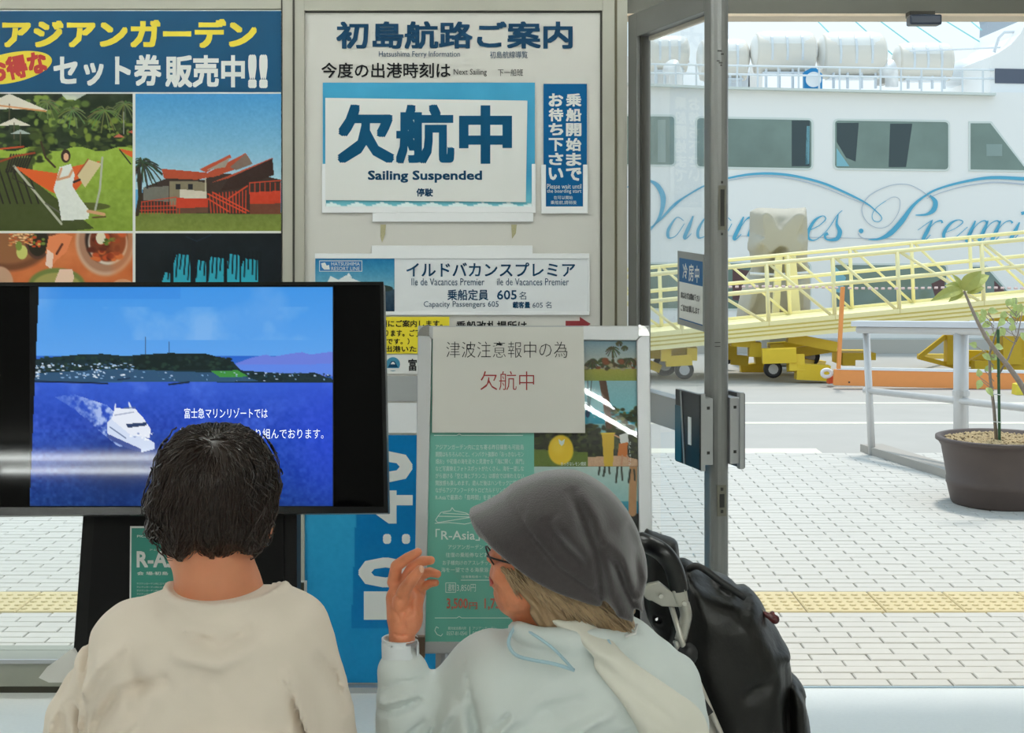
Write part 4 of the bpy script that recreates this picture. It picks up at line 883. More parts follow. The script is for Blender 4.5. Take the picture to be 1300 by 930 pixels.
cv.ell(110, 262, 30, 5, (60, 60, 30), .7); cv.blobs(26, 40, 160, 66, 205, 3, 8, [(60, 74, 30), (92, 108, 40), (40, 50, 24)], 9)
cv.line([(52, 180), (58, 200), (70, 212)], 2.5, (60, 44, 30))
for cx, cy, w in ((12, 132, 48), (18, 156, 22), (26, 168, 14)): cv.poly([(cx-w, cy+8*w/48), (cx, cy-13*w/48), (cx+w, cy+8*w/48), (cx, cy+6*w/48)], (222, 214, 200) if w > 14 else (170, 178, 176)); cv.line([(cx, cy), (cx, cy+20)], 1.2, (90, 80, 60))
cv.line([(-40, 142), (0, 134), (58, 141)], 2, (206, 140, 90)); cv.poly([(144, 174), (151, 170), (158, 174)], (190, 100, 80)); cv.poly([(162, 168), (168, 165), (170, 169)], (190, 90, 70))
cv.poly([(150, 188), (168, 192), (168, 200), (160, 196)], (208, 90, 40)); cv.line([(152, 190), (166, 208)], 1.5, (30, 30, 24))
for k in range(9): cv.line([(14+k*3.4, 196), (8+k*3, 218)], 2.2, (34, 30, 26))
for k in range(6): cv.line([(-10+k*9, 215), (4+k*9, 258)], 2, (30, 26, 24))
cv.line([(0, 205), (20, 198), (44, 194)], 2.4, (150, 60, 34)); cv.line([(-10, 190), (30, 186)], 2, (190, 70, 40))
cv.poly([(18, 211), (45, 216), (74, 220), (82, 214), (98, 210), (128, 204), (112, 222), (98, 240), (84, 250), (66, 244), (46, 232)], (214, 92, 38)); cv.poly([(98, 222), (112, 202), (129, 208), (108, 238)], (208, 190, 150)); cv.line([(98, 222), (112, 202)], 1.5, (150, 60, 30))
cv.line([(18, 211), (78, 284)], 3, (176, 174, 160)); cv.line([(130, 200), (127, 240), (121, 266)], 2.6, (170, 170, 160)); cv.line([(58, 258), (92, 280)], 2, (90, 90, 80)); cv.line([(44, 240), (16, 226), (18, 211)], 1.2, (50, 44, 36))
cv.poly([(76, 212), (90, 208), (95, 222), (92, 236), (102, 252), (114, 268), (112, 278), (78, 280), (74, 254), (68, 240)], (226, 228, 222)); cv.noise(60, 8, 15, cv.pm([(72, 236), (92, 236), (114, 268), (112, 278), (78, 280)]).astype(float))
cv.ell(83.5, 198, 6, 8.5, (50, 32, 26)); cv.ell(84, 199, 3.4, 4.8, (214, 160, 130)); cv.line([(78, 214), (73, 228), (88, 224), (92, 216)], 3, (208, 152, 116)); cv.line([(112, 268), (132, 272)], 4, (206, 150, 116)); cv.line([(118, 276), (134, 275)], 2, (90, 60, 40)); cv.line([(94, 231), (101, 228)], 3, (40, 30, 30))
cv.mesh('garden_photo', SP, M_PRINT, gp, .0006)
# photo 2: red-roofed lodge
cv = Cv(172, 119, 357, 293, 1.15, (90, 160, 205)); cv.grad((66, 142, 198), (172, 206, 218), 119, 240); cv.noise(70, 5, 21, oct=2)
cv.grad((104, 118, 52), (120, 132, 58), 270, 293); cv.noise(40, 10, 22, (cv.Y > 270).astype(float))
cv.poly([(182, 238), (212, 226), (260, 228), (270, 220), (330, 222), (348, 226), (357, 228), (357, 272), (176, 270)], (58, 44, 38))
cv.poly([(215, 230), (250, 230), (262, 232), (262, 262), (215, 262)], (128, 118, 96)); cv.poly([(182, 238), (214, 236), (214, 256), (182, 254)], (110, 108, 100))
for a in ([(253, 215), (292, 196), (294, 200), (262, 219)], [(258, 222), (312, 194), (321, 208), (290, 218), (270, 225)], [(205, 214), (262, 219), (282, 222), (250, 228), (208, 226)], [(268, 232), (346, 200), (347, 202), (290, 226)]): cv.poly(a, (170, 72, 44))
cv.poly([(290, 226), (346, 201), (348, 222), (300, 240), (280, 242)], (50, 32, 28)); cv.poly([(312, 195), (321, 208), (300, 216), (292, 212)], (120, 100, 90)); cv.poly([(262, 216), (292, 200), (286, 212)], (150, 140, 128))
for x in (223, 239): cv.poly([(x, 233), (x+6, 233), (x+6, 240), (x, 240)], (30, 30, 36))
cv.poly([(228, 240), (262, 243), (262, 252), (228, 252)], (206, 196, 180)); 
for a in ([(224, 251), (264, 252), (264, 264), (224, 264)], [(317, 244), (357, 242), (357, 260), (317, 262)]): cv.poly(a, (184, 58, 34))
cv.poly([(224, 264), (264, 263), (264, 270), (224, 271)], (96, 66, 52)); cv.poly([(317, 259), (357, 258), (357, 272), (317, 272)], (104, 60, 44))
for k in range(14): cv.line([(176+k*4, 256), (176+k*4, 271)], 1, (186, 60, 36))
for y in (256, 261, 266): cv.line([(175, y+1), (224, y-6 if y == 256 else y)], 1.1, (196, 64, 38))
for k in range(12): cv.line([(266+k*4.2, 246-k*.4), (268+k*4, 270)], 1.2, (200, 66, 38))
for a in ([(264, 246), (312, 270)], [(270, 244), (316, 268)], [(290, 252), (314, 236)], [(264, 252), (290, 268)]): cv.line(a, 1.6, (206, 70, 40))
for k in range(7): cv.line([(317+k*6.5, 232), (317+k*6.5, 246)], 1.1, (196, 66, 40))
cv.line([(317, 232), (357, 229)], 1.2, (200, 70, 42)); cv.line([(261, 226), (261, 250)], 1.4, (200, 190, 170))
cv.line([(176, 212), (178, 250), (174, 272)], 5, (52, 42, 28)); cv.palm(182, 208, 24, (34, 44, 30), 5, 26, 1.5); cv.palm(180, 205, 20, (50, 60, 40), 6, 20, 1.2); cv.noise(60, 5, 27)
cv.mesh('lodge_photo', SP, M_PRINT, gp, .0006)
# photo 3: dishes on a wooden table
cv = Cv(-188, 296, 168.5, 460, 1.0, (196, 106, 58)); cv.noise(6, 22, 31)
def dish(x, y, r, c1, c2): cv.ell(x, y, r, r*.92, c1, soft=.05); cv.ell(x, y, r*.72, r*.66, c2, soft=.06)
cv.ell(10, 292, 62, 52, (112, 66, 40)); cv.ell(10, 290, 54, 45, (140, 92, 58)); cv.ell(48, 306, 16, 23, (86, 56, 44)); cv.ell(48, 306, 13, 19, (40, 34, 22)); cv.blobs(14, 38, 298, 56, 314, 1.5, 3, [(190, 70, 30), (110, 130, 50), (200, 180, 90)], 5)
cv.blobs(60, 12, 294, 42, 312, 1, 3, [(220, 150, 90), (196, 96, 50), (240, 200, 150)], 6, .4); cv.ell(28, 320, 7, 9, (196, 196, 110)); cv.ell(24, 312, 4, 6, (120, 140, 60))
cv.ell(134, 306, 38, 44, (196, 160, 136)); cv.ell(134, 306, 34, 39, (164, 120, 96)); cv.ell(135, 304, 27, 31, (44, 30, 24)); cv.ell(137, 308, 25, 28, (206, 196, 182), soft=.08); cv.ell(137, 306, 23, 26, (110, 50, 26)); cv.blobs(40, 116, 296, 156, 330, 3, 6, [(186, 74, 32), (206, 104, 48), (130, 44, 20), (90, 34, 18)], 8); cv.ell(128, 302, 6, 8, (226, 216, 190)); cv.blobs(14, 132, 302, 146, 312, 1, 3, [(90, 120, 40), (60, 84, 30)], 9)
cv.poly([(62, 300), (80, 296), (92, 300), (84, 320), (72, 330), (62, 342), (58, 320)], (222, 130, 84)); cv.poly([(60, 316), (68, 322), (66, 342), (58, 336)], (236, 206, 190)); cv.line([(72, 322), (79, 310)], 3, (90, 40, 26))
cv.ell(72, 362, 36, 22, (110, 122, 62)); cv.ell(72, 364, 31, 18, (160, 150, 84)); cv.poly([(70, 356), (76, 341), (92, 342), (94, 352), (90, 366), (68, 366)], (236, 200, 178)); cv.ell(0, 360, 17, 22, (190, 150, 124)); cv.ell(156, 366, 15, 12, (206, 164, 136)); cv.ell(155, 310, 14, 60, (208, 110, 56), .35, .6)
cv.mesh('food_photo', SP, M_PRINT, gp, .0006)
# photo 4: night bar under palm leaves
cv = Cv(172, 296, 357, 460, .9, (14, 22, 28)); cv.noise(6, 8, 41)
for x0, x1, y in ((221, 242, 322), (248, 262, 330), (264, 284, 326), (288, 304, 322), (306, 327, 328), (206, 216, 345)): cv.poly([(x0, y+12), (x0+4, y), (x1, y+2), (x1, 372), (x0, 372)], (44, 158, 180))
for k in range(26): cv.line([(206+k*5, 320), (203+k*5.1, 340+(k*7) % 17)], 2, (12, 20, 26))
cv.line([(246, 296), (246, 372)], 5, (12, 20, 28)); cv.line([(236, 300), (250, 306), (268, 298)], 1, (30, 52, 70), .7)
cv.mesh('night_photo', SP, M_PRINT, gp, .0006)
# ================================================================== television on its stand
ST = Surf(3.0, 500, 236, lean=.252, yaw=0)
tv = tag(empty('television', ST.at(236, 652)), 'large black television showing a blue sea film with a ferry', 'television')
ST.slab(MB(), [(-62, 359), (487, 358), (493, 651), (-72, 655)], .045, 0).build('housing', M_BLACK, tv, bevel=.003)
mb = MB()
o4 = [(-62, 359), (487, 358), (493, 651), (-72, 655)]; i4 = [(-58, 364), (482.5, 362.5), (487.5, 643), (-66, 644)]
for k in range(4): ST.slab(mb, [o4[k], o4[(k+1) % 4], i4[(k+1) % 4], i4[k]], .006, .005)
mb.build('bezel', mat('gloss_black', (14, 15, 17), .2, spec=.3), tv)
scb = ST.slab(MB(), i4, .002, .001).build('screen_glass', mat('screen_black', (3, 3, 4), .04, spec=.14), tv)
cv = Cv(38, 363, 424, 642.5, 1.0, (40, 100, 200))
cv.grad((62, 146, 226), (92, 160, 232), 363, 452); n = vnoise(cv.h, cv.w, 3, 51, 5); m2 = np.clip((n-.5)*3.2, 0, 1)*np.clip((432-cv.Y)/50, 0, 1)
cv.mask(m2, (128, 176, 232), .6); cv.mask(np.clip((vnoise(cv.h, cv.w, 5, 57, 5)-.55)*4, 0, 1)*((cv.Y > 390) & (cv.Y < 432)), (150, 192, 236), .5)
cv.mask(((cv.X < 230)*(cv.Y < 380))*.3, (40, 120, 214))
cv.poly([(300, 461), (320, 454), (338, 450), (346, 453), (368, 449), (384, 447), (394, 450), (424, 446), (424, 478), (300, 470)], (104, 124, 216)); cv.poly([(300, 463), (424, 462), (424, 476), (300, 472)], (92, 132, 226))
cv.grad((52, 92, 206), (30, 66, 176), 480, 545); cv.grad((30, 72, 182), (10, 52, 120), 545, 643)
w = vnoise(cv.h, cv.w, 10, 52, 5); wv = (vnoise(cv.h, cv.w, 60, 53, 2)-.5); sea = (cv.Y > 482).astype(float)
cv.mask(np.clip((w-.52)*3, 0, 1)*sea*np.clip((600-cv.Y)/100, .1, 1), (88, 122, 226), .75); cv.A += (wv*34*sea*np.clip((cv.Y-480)/60, .15, 1.3))[..., None]
cv.mask(np.exp(-((cv.X-155)/70)**2-((cv.Y-600)/40)**2)*sea, (8, 34, 84), .75); cv.mask(np.exp(-((cv.X-420)/60)**2-((cv.Y-570)/90)**2)*sea, (40, 70, 214), .6)
land = [(44, 456), (70, 453), (100, 450), (130, 449), (160, 452), (180, 450), (215, 448), (250, 450), (280, 453), (296, 459), (306, 470), (360, 474), (400, 473), (424, 482), (424, 486), (44, 484)]
cv.poly(land, (26, 46, 52)); cv.poly([(170, 453), (215, 448), (262, 449), (292, 457), (298, 470), (170, 470)], (20, 34, 34))
cv.blobs(160, 50, 453, 296, 470, 1.5, 4, [(18, 34, 36), (34, 58, 48), (26, 44, 44)], 54, .6); cv.blobs(90, 300, 474, 420, 483, 1, 3, [(30, 50, 50), (20, 36, 40)], 55, .5)
cv.poly([(44, 474), (150, 468), (215, 471), (300, 474), (330, 484), (44, 486)], (54, 96, 140), .7)
cv.poly([(268, 471), (302, 470), (316, 478), (280, 479)], (62, 140, 62)); cv.blobs(130, 44, 461, 170, 480, .8, 2.4, [(190, 212, 236), (140, 176, 216), (50, 80, 110), (220, 230, 240)], 56, .5)
cv.blobs(60, 170, 472, 420, 484, .6, 1.8, [(130, 170, 210), (180, 200, 226), (50, 90, 110)], 58, .5); cv.line([(44, 484), (120, 486), (137, 487)], 2, (22, 34, 60)); cv.line([(215, 488), (240, 485)], 2.4, (26, 40, 60)); cv.line([(150, 482), (165, 480)], 2, (30, 50, 80))
for x, y0, y1 in ((185, 428, 449), (215, 434, 448)): cv.line([(x, y0), (x, y1)], 1.1, (60, 80, 110))
wk = [(70, 504), (92, 500), (112, 506), (136, 514), (150, 528), (160, 560), (182, 572), (150, 566), (118, 540), (96, 520)]
mk = cv.pm(wk)*np.clip(vnoise(cv.h, cv.w, 50, 59, 3)*3-.95, 0, 1)*np.clip((cv.X-66)/60, .3, 1); cv.mask(mk*1., (186, 204, 242), .85)
cv.poly([(136, 548), (137, 536), (144, 528), (150, 530), (186, 556), (197, 562), (196, 570), (180, 574), (158, 562), (140, 556)], (206, 218, 240)); cv.poly([(142, 532), (146, 518), (172, 519), (182, 530), (192, 545), (190, 556), (166, 552)], (226, 232, 244))
cv.poly([(136, 550), (180, 570), (180, 574), (160, 568), (138, 556)], (60, 80, 150)); cv.poly([(160, 538), (186, 536), (187, 540), (163, 543)], (40, 60, 100)); cv.line([(140, 542), (160, 556)], 1.4, (90, 110, 150)); cv.line([(146, 527), (170, 523)], 1.2, (140, 150, 180)); cv.line([(166, 521), (164, 511), (168, 520)], 1.6, (214, 224, 240)); cv.line([(146, 520), (147, 513)], 1.6, (220, 226, 240)); cv.line([(158, 518), (172, 517)], 1.4, (90, 110, 150)); cv.blobs(14, 166, 548, 196, 562, .8, 2, [(120, 140, 190), (240, 244, 250)], 61, .6)
ok = (cv.X > 50-(cv.Y-364)*12/278) & (cv.X < 422+(cv.Y-364)*1/278) & (cv.Y > 364.5) & (cv.Y < 641.5); cv.A = np.where(ok[..., None], cv.A, (5, 5, 6))
cv.mesh('screen_picture', ST, print_mat('screen_emission', .04, emit=1.0, spec=.12), tv, .0022)
M_SUB = mat('subtitle_glow', (232, 236, 240), .5, emit=.9)
texts('subtitle', ST, [('富士急マリンリゾートでは', 234.5, 518, 340, 531, -.004), ('地域の皆様と共に取り組んでおります。', 228, 544, 411, 557, -.004)], M_SUB, tv, off=.0035)
SK = Surf(3.03, 655, 236, lean=.14)
col = SK.slab(MB(), [(104.5, 640), (376, 640), (376, 1040), (76, 1040)], .06, -.01).build('stand_column', mat('stand_black', (10, 10, 11), .45, spec=.2), tv, bevel=.002)
SK.slab(MB(), [(120, 640), (360, 640), (360, 1030), (96, 1030)], .004, -.004).build('column_face', mat('stand_face', (6, 6, 7), .5, spec=.15), tv)
pb = SK.at(226, 1030); box('stand_base', (pb.x-.42, pb.y-.08, 0), (pb.x+.42, pb.y+.45, .05), M_BLACK, tv, .004)
box('stand_spine', (pb.x-.2, pb.y+.0, .05), (pb.x+.2, pb.y+.12, .3), M_BLACK, tv)
# green leaflet on the column
lf = tag(SK.slab(MB(), [(165.5, 667.5), (262, 667.5), (262, 800), (164.5, 800)], .001, .002).build('green_leaflet', M_CARD), 'small green printed leaflet fixed on the black television stand', 'leaflet')
M_GRN = mat('leaflet_green', (42, 138, 122), .5)
SK.slab(MB(), [(167.5, 670), (260, 670), (260, 797), (166.5, 797)], .0003, .0026).build('green_field', M_GRN, lf)
texts('white_lettering', SK, [('PICA 初島', 174.5, 678, 204, 682, .02), ('R-Asia', 174, 699, 238, 720, .03), ('アジア', 190, 696.5, 206, 698.5), ('会 場:初島', 174.5, 725, 214, 729.5, .02)]+[('アジアンガーデン内に立ち寄る', 174, 739+k*4.4, 215, 741.6+k*4.4) for k in range(8)], M_CARD, lf, off=.0032)
pc = tag(Surf(3.62).rect('photo_card', 378, 737, 389.5, 775, M_CARD, None, .003, 0), 'tiny white-edged photo card beside the television stand', 'card')
Surf(3.62).rect('photo_print', 377.5, 739, 386, 775, mat('card_dark', (58, 60, 48), .5, noise=.3, nscale=80), pc, .0004, .0006)
Surf(3.62).rect('card_stem', 381, 775, 384, 1100, M_BLACK, pc, .004, -.003)

# ================================================================== poster stand (A2 snap frame on a leaning easel)
SA = Surf(2.80, 480, 680, lean=.225)
ps = tag(empty('poster_stand', (SA.at(678, 1000).x, 2.66, 0)), 'leaning silver snap-frame poster stand holding a green excursion poster', 'poster stand')
o4 = [(531, 414), (824, 414), (829.5, 829), (526, 829)]; i4 = [(548.5, 431), (807.5, 433), (813, 815), (540, 814)]
for k, nm in enumerate(('frame_rail',)*4): SA.slab(MB(), [o4[k], o4[(k+1) % 4], i4[(k+1) % 4], i4[k]], .018, .009).build(nm, M_ALU2 if k else M_ALU2, ps, bevel=.002)
for (x, y, a0) in ((531, 414, 2), (824, 414, 3)):
    sx_ = 1 if x < 600 else -1; pts = [(x+sx_*14+14*math.cos(t)*-sx_, y+13-14*math.sin(t)) for t in [k*PI/2/6 for k in range(7)]]+[(x+sx_*14, y+13)]
    SA.slab(MB(), pts, .02, .0105).build('corner_cap', mat('corner_chrome', (150, 150, 148), .2, metal=.8), ps)
SA.slab(MB(), [(535, 420), (820, 420), (824, 822), (530, 822)], .004, -.004).build('back_board', M_BLACK, ps)
for px in (560, 780):
    a = SA.at(px, 820, -.01); MB().tube([a, (a.x, a.y-.10, 0.012)], .011).build('front_leg', M_ALU2, ps); b = SA.at(px, 560, -.02); MB().tube([b, (b.x, b.y+.42, 0.012)], .009).build('rear_leg', M_ALU2, ps)
box('latch_clip', tuple(SA.at(527.5, 818)+Vector((0, -.02, -.02))), tuple(SA.at(540, 818)+Vector((0, 0, .02))), mat('clip_bronze', (96, 76, 60), .4), ps)
GREEN = (112, 190, 174)
cv = Cv(540, 431, 678, 815, .5, GREEN); cv.grad((118, 192, 178), (104, 182, 164)); cv.noise(6, 3, 71); cv.mesh('green_print', SA, M_PRINTG, ps, .0005)
cv = Cv(678, 592, 813, 815, .9, (160, 196, 196)); cv.grad((176, 200, 196), (140, 186, 186), 592, 640); cv.grad((60, 150, 170), (40, 120, 150), 636, 652); cv.grad((30, 32, 30), (20, 22, 22), 652, 815)
cv.line([(804, 590), (803, 650)], 10, (176, 132, 92)); cv.noise(50, 6, 73)
for x, y, c in ((768, 594, 10), (784, 594, 18), (800, 598, 14), (762, 590, 12)): cv.line([(x, y-2), (x-2, y+c)], 2.4, (40, 48, 40)); cv.line([(x+5, y-2), (x+6, y+c-3)], 2.2, (48, 54, 44))
cv.mesh('palm_photo', SA, M_PRINTG, ps, .0005)
cv = Cv(678, 549, 813, 592, 1.3, (44, 48, 30)); cv.blobs(220, 678, 549, 812, 580, 1.5, 4.5, [(28, 36, 22), (54, 62, 34), (76, 84, 42), (20, 26, 18)], 75); cv.poly([(678, 570), (746, 574), (746, 592), (678, 592)], (96, 116, 44)); cv.poly([(746, 580), (790, 578), (813, 584), (813, 592), (746, 592)], (196, 160, 130)); cv.noise(30, 12, 76)
cv.ell(712, 571, 16, 19, (226, 190, 40), soft=.12); cv.ell(708, 566, 8, 10, (240, 212, 84), .5, .8); cv.poly([(764, 550), (780, 550), (778, 592), (767, 592)], (204, 170, 56)); cv.line([(764, 550), (780, 549)], 2.5, (220, 190, 70)); cv.ell(793, 543+1, 4, 3, (196, 180, 150)); cv.poly([(786, 552), (797, 549), (798, 562), (788, 564)], (210, 214, 212)); cv.poly([(786, 563), (797, 561), (796, 580), (784, 578)], (196, 112, 50)); cv.line([(790, 578), (789, 590)], 2.2, (190, 140, 110)); cv.line([(796, 578), (800, 588)], 2.2, (190, 140, 110)); cv.line([(786, 555), (780, 552)], 1.8, (200, 150, 120))
cv.mesh('lemon_photo', SA, M_PRINTG, ps, .0006)
cv = Cv(736, 431, 808.5, 483, 1.3, (150, 168, 172)); cv.grad((120, 150, 166), (176, 180, 172), 431, 462); cv.grad((150, 148, 70), (130, 140, 62), 468, 483); cv.blobs(60, 740, 456, 808, 468, 2, 5, [(70, 62, 40), (120, 70, 44), (60, 76, 44), (150, 140, 110)], 78)
for x, y, r in ((778, 442, 9), (786, 434, 4), (793, 440, 4), (752, 458, 8), (800, 456, 7)): cv.palm(x, y, r, (66, 72, 44), int(x), 14, 1.2)
cv.line([(777, 446), (780, 466)], 1.4, (80, 66, 46)); cv.noise(40, 6, 79); cv.mesh('lawn_photo', SA, M_PRINTG, ps, .0006)
cv = Cv(738, 483, 811, 549, 1.2, (120, 176, 186)); cv.grad((136, 178, 186), (120, 180, 190), 483, 524); cv.grad((50, 160, 180), (40, 140, 166), 523, 538); cv.blobs(90, 776, 518, 812, 549, 2, 5, [(50, 60, 32), (84, 90, 40), (34, 42, 26)], 81); cv.blobs(30, 740, 540, 780, 549, 2, 5, [(40, 46, 30), (60, 66, 36)], 82); cv.line([(765, 483), (770, 512), (773, 540)], 9, (84, 62, 48)); cv.noise(60, 8, 83); cv.line([(746, 483), (747, 526)], 1, (60, 60, 60)); cv.line([(751, 483), (748, 520)], 1, (60, 60, 60)); cv.ell(746, 525, 3, 5, (40, 70, 100))
cv.mesh('swing_photo', SA, M_PRINTG, ps, .0007)
L8 = ['アジアンガーデン内に立ち寄る昨日撮影も可能島', '期間はもちろんのこと、インパクト抜群の「おっきなレモン', '畑お」や初島の海を近々と見渡せる「海に開く、展門」', 'など写真映えフォトスポットがたくさん。海を一望しな', 'がら遊ける「空と海とブランコ」は都会では味わえない', '開放感も楽しめます。遊んだ後はハンモックに揺られ', 'ながらアジアンフードやトロピカルドリンクに舌つづみ', 'R-Asiaで最高の「島時間」を過ごしてみませんか']
L4 = [('アジアンガーデン「R-Asia」の入園券と', 569, 691, 668, 697), ('往復の乗船券などお得な割引が付いた', 566, 701, 668, 707), ('お子様向けのアスレチック・海を望むお風呂', 562, 711, 668, 717), ('海を一望できる海泉浴「島の湯」の割引', 560, 720, 668, 726)]
M_PW = mat('print_white', (222, 236, 230), .5)
texts('white_lettering', SA, [(s, 553, 564+k*9.1, 665, 570.6+k*9.1) for k, s in enumerate(L8)]+L4+[('「R-Asia」セット', 553, 671, 668, 686, .01), ('往復乗船券＋「R-Asia」入園', 586, 730, 640, 733.5), ('通常', 568.5, 741, 577, 750, .01), ('3,850円', 580, 741, 604, 751), ('観光総合案内所', 569, 795, 592, 799), ('0557-81-0541', 567, 801, 593, 806), ('アジアンガーデン', 600, 795, 630, 799), ('0557-67-2151', 600, 801, 632, 806), ('リニューアル', 798, 560, 801, 590, 0, 'r'), ('おっきなレモン畑前', 712, 586, 744, 591)], M_PW, ps, off=.0016)
texts('red_lettering', SA, [('3,500', 567, 759, 594, 774, .02), ('円', 595.5, 764, 606, 773, .02), ('1,750', 615, 759, 642, 774, .02), ('円', 644, 764, 655, 773, .02)], mat('price_red', (198, 104, 84), .5), ps, off=.0017)
mb = MB()
def sline(mb, S, pts, w, off, t=.0003):
    for (a, b), (c, d) in zip(pts[:-1], pts[1:]):
        L = math.hypot(c-a, d-b) or 1; nx_, ny_ = -(d-b)/L*w/2, (c-a)/L*w/2; S.slab(mb, [(a+nx_, b+ny_), (c+nx_, d+ny_), (c-nx_, d-ny_), (a-nx_, b-ny_)], t, off)
for pts in ([(551, 552.5), (580, 552.5), (583, 550.5), (586, 552.5), (664, 552.5)], [(552, 784), (580, 784), (583, 782), (586, 784), (668, 784)], [(596.5, 795), (596.5, 808)],
            [(556, 655), (560, 650), (572, 648), (574, 644), (577, 648), (592, 651), (600, 656), (556, 663), (553, 660), (556, 655)], [(556, 655), (600, 656)], [(562, 651), (596, 653)], [(552, 664), (570, 663), (590, 665), (604, 662)],
            [(566, 739.5), (578.5, 739.5), (578.5, 751.5), (566, 751.5), (566, 739.5)], [(554, 795), (552, 800), (555, 805), (560, 807)], [(554, 795), (557, 797)], [(560, 807), (562, 804)], [(585, 553+183), (640, 736)]): mb = MB(); sline(mb, SA, pts, .9, .0017); mb.build('printed_rule', M_PW, ps)
SA.poly('lemon_emblem', [(709, 557), (713, 560), (717, 557), (716, 563), (713, 566), (710, 563)], M_PW, ps, .0003, .0018)
mb = MB(); vs = []; NX, NY = 24, 30     # slightly bowed clear film
for j in range(NY+1):
    for i in range(NX+1):
        px, py = 542+269*i/NX, 431.5+383*j/NY; vs.append(SA.at(px, py, .0045+.009*((px-680)/130)*((py-623)/190)))
mb.add(vs, [(j*(NX+1)+i, j*(NX+1)+i+1, (j+1)*(NX+1)+i+1, (j+1)*(NX+1)+i) for j in range(NY) for i in range(NX)]); cvr = mb.build('clear_cover', glass('acrylic_cover'), ps, smooth=True)
if cvr.data.polygons[0].normal.y > 0: cvr.data.flip_normals()
# paper notice taped on top
pn = tag(SA.slab(MB(), [(550, 416), (740.5, 416), (742.5, 550), (549, 549.5)], .0008, .0125).build('paper_notice', mat('notice_paper', (214, 213, 207), .7)), 'white paper notice with black and red writing taped over the poster stand', 'paper notice')
texts('black_lettering', SA, [('津波注意報中の為', 567, 434.5, 720, 455, -.012)], M_INK, pn, off=.0131)
texts('red_lettering', SA, [('欠航中', 610, 472, 678, 496, -.006)], mat('notice_red', (150, 36, 34), .5), pn, off=.0131)

# ================================================================== ceiling lamps
M_TUBE = mat('fluorescent_tube', (246, 252, 248), .4, emit=TUBE_POWER*1.9)
M_TUBE2 = mat('dim_fluorescent_tube', (246, 252, 248), .4, emit=TUBE_POWER*.9)
M_FIX = mat('lamp_housing', (230, 230, 226), .4)
k = 0
places = [('before the notice wall', -1.15, 3.05), ('before the doorway', .75, 3.05), ('behind the seats on the right', 2.3, -.4), ('in the middle of the hall', .9, -1.95), ('in the middle left of the hall', -2.6, -2.6), ('over the rear left corner', -4.6, -5.2), ('at the rear right', 1.6, -5.2), ('left of the seats near the windows', -3.1, 1.6)]
for wh, x, y in places:
    fx = tag(empty('ceiling_lamp', (x, y, ZC)), 'twin-tube fluorescent ceiling lamp '+wh, 'ceiling lamp', 'fluorescent lamps on the ceiling')
    box('housing', (x-.65, y-.17, ZC-.05), (x+.65, y+.17, ZC), M_FIX, fx)
    for s_ in (-.12, .12): MB().tube([(x-.6, y+s_, ZC-.075), (x+.6, y+s_, ZC-.075)], .013, 8).build('tube', M_TUBE2 if y > 2 else M_TUBE, fx)
    for s_ in (-.63, .61): box('lamp_holder', (x+s_, y-.15, ZC-.1), (x+s_+.02, y+.15, ZC-.05), M_FIX, fx)
# ================================================================== people
M_SKIN = mat('skin', (214, 142, 106), .5, noise=.10, nscale=25, sss=.15, bump=.08, bscale=120); M_SKIN2 = mat('skin_elderly', (214, 136, 98), .42, noise=.30, nscale=45, sss=.15, bump=.18, bscale=90)
M_SHIRT = mat('cream_cotton', (234, 221, 206), .85, noise=.03, nscale=14, bump=.06, bscale=500); M_JKT = mat('pale_mint_jacket', (218, 226, 224), .7, noise=.03, nscale=10, bump=.05, bscale=400)
M_HAIR = mat('dark_brown_hair', (44, 31, 25), .34, noise=.7, nscale=35); M_HAIR2 = mat('ash_blonde_hair', (150, 124, 92), .45, noise=.3, nscale=80)
M_HAT = mat('charcoal_knit', (54, 48, 49), .95, noise=.32, nscale=150, bump=.25, bscale=500, sheen=.6); M_TROU = mat('dark_trousers', (44, 46, 54), .85); M_SHOE = mat('dark_shoes', (36, 34, 34), .6)
def XZ(pts, D): return [((x-CX)/F*D, CH+(HOR-y)/F*D) for x, y in pts]
def V3(x, y, D, dy=0): v = P(x, y, D); return (v.x, v.y+dy, v.z)
# ---------------- bench
bench = tag(empty('bench', (-.42, 2.0, 0)), 'low grey waiting bench carrying both seated people', 'bench')
box('seat', (-1.15, 1.84, .36), (.42, 2.24, .40), mat('bench_grey', (120, 122, 124), .5), bench, .006)
for x in (-1.05, .28):
    for y in (1.88, 2.16): box('leg', (x, y, 0), (x+.04, y+.04, .36), M_BLACK, bench)
def shoes_legs(par, xc, D, hip_z, fw):
    for s in (-1, 1):
        g = Grid((xc+s*.10-.14, D-.16, .04), (xc+s*.10+.14, D+fw+.20, .64), .014)
        g.add(g.chain([(xc+s*.08, D, hip_z+.02), (xc+s*.10, D+fw, hip_z+.03), (xc+s*.10, D+fw+.03, .10)], [.085, .062, .045]), .03)
        g.mesh('trouser_leg', M_TROU, par)
        g = Grid((xc+s*.10-.07, D+fw-.06, 0), (xc+s*.10+.07, D+fw+.24, .13), .009)
        g.d = np.minimum(g.d, np.maximum(smin(g.ell((xc+s*.10, D+fw+.10, .035), (.042, .11, .045)), g.ell((xc+s*.10, D+fw+.03, .06), (.04, .055, .055)), .02), .003-g.z)); g.mesh('shoe', M_SHOE, par)

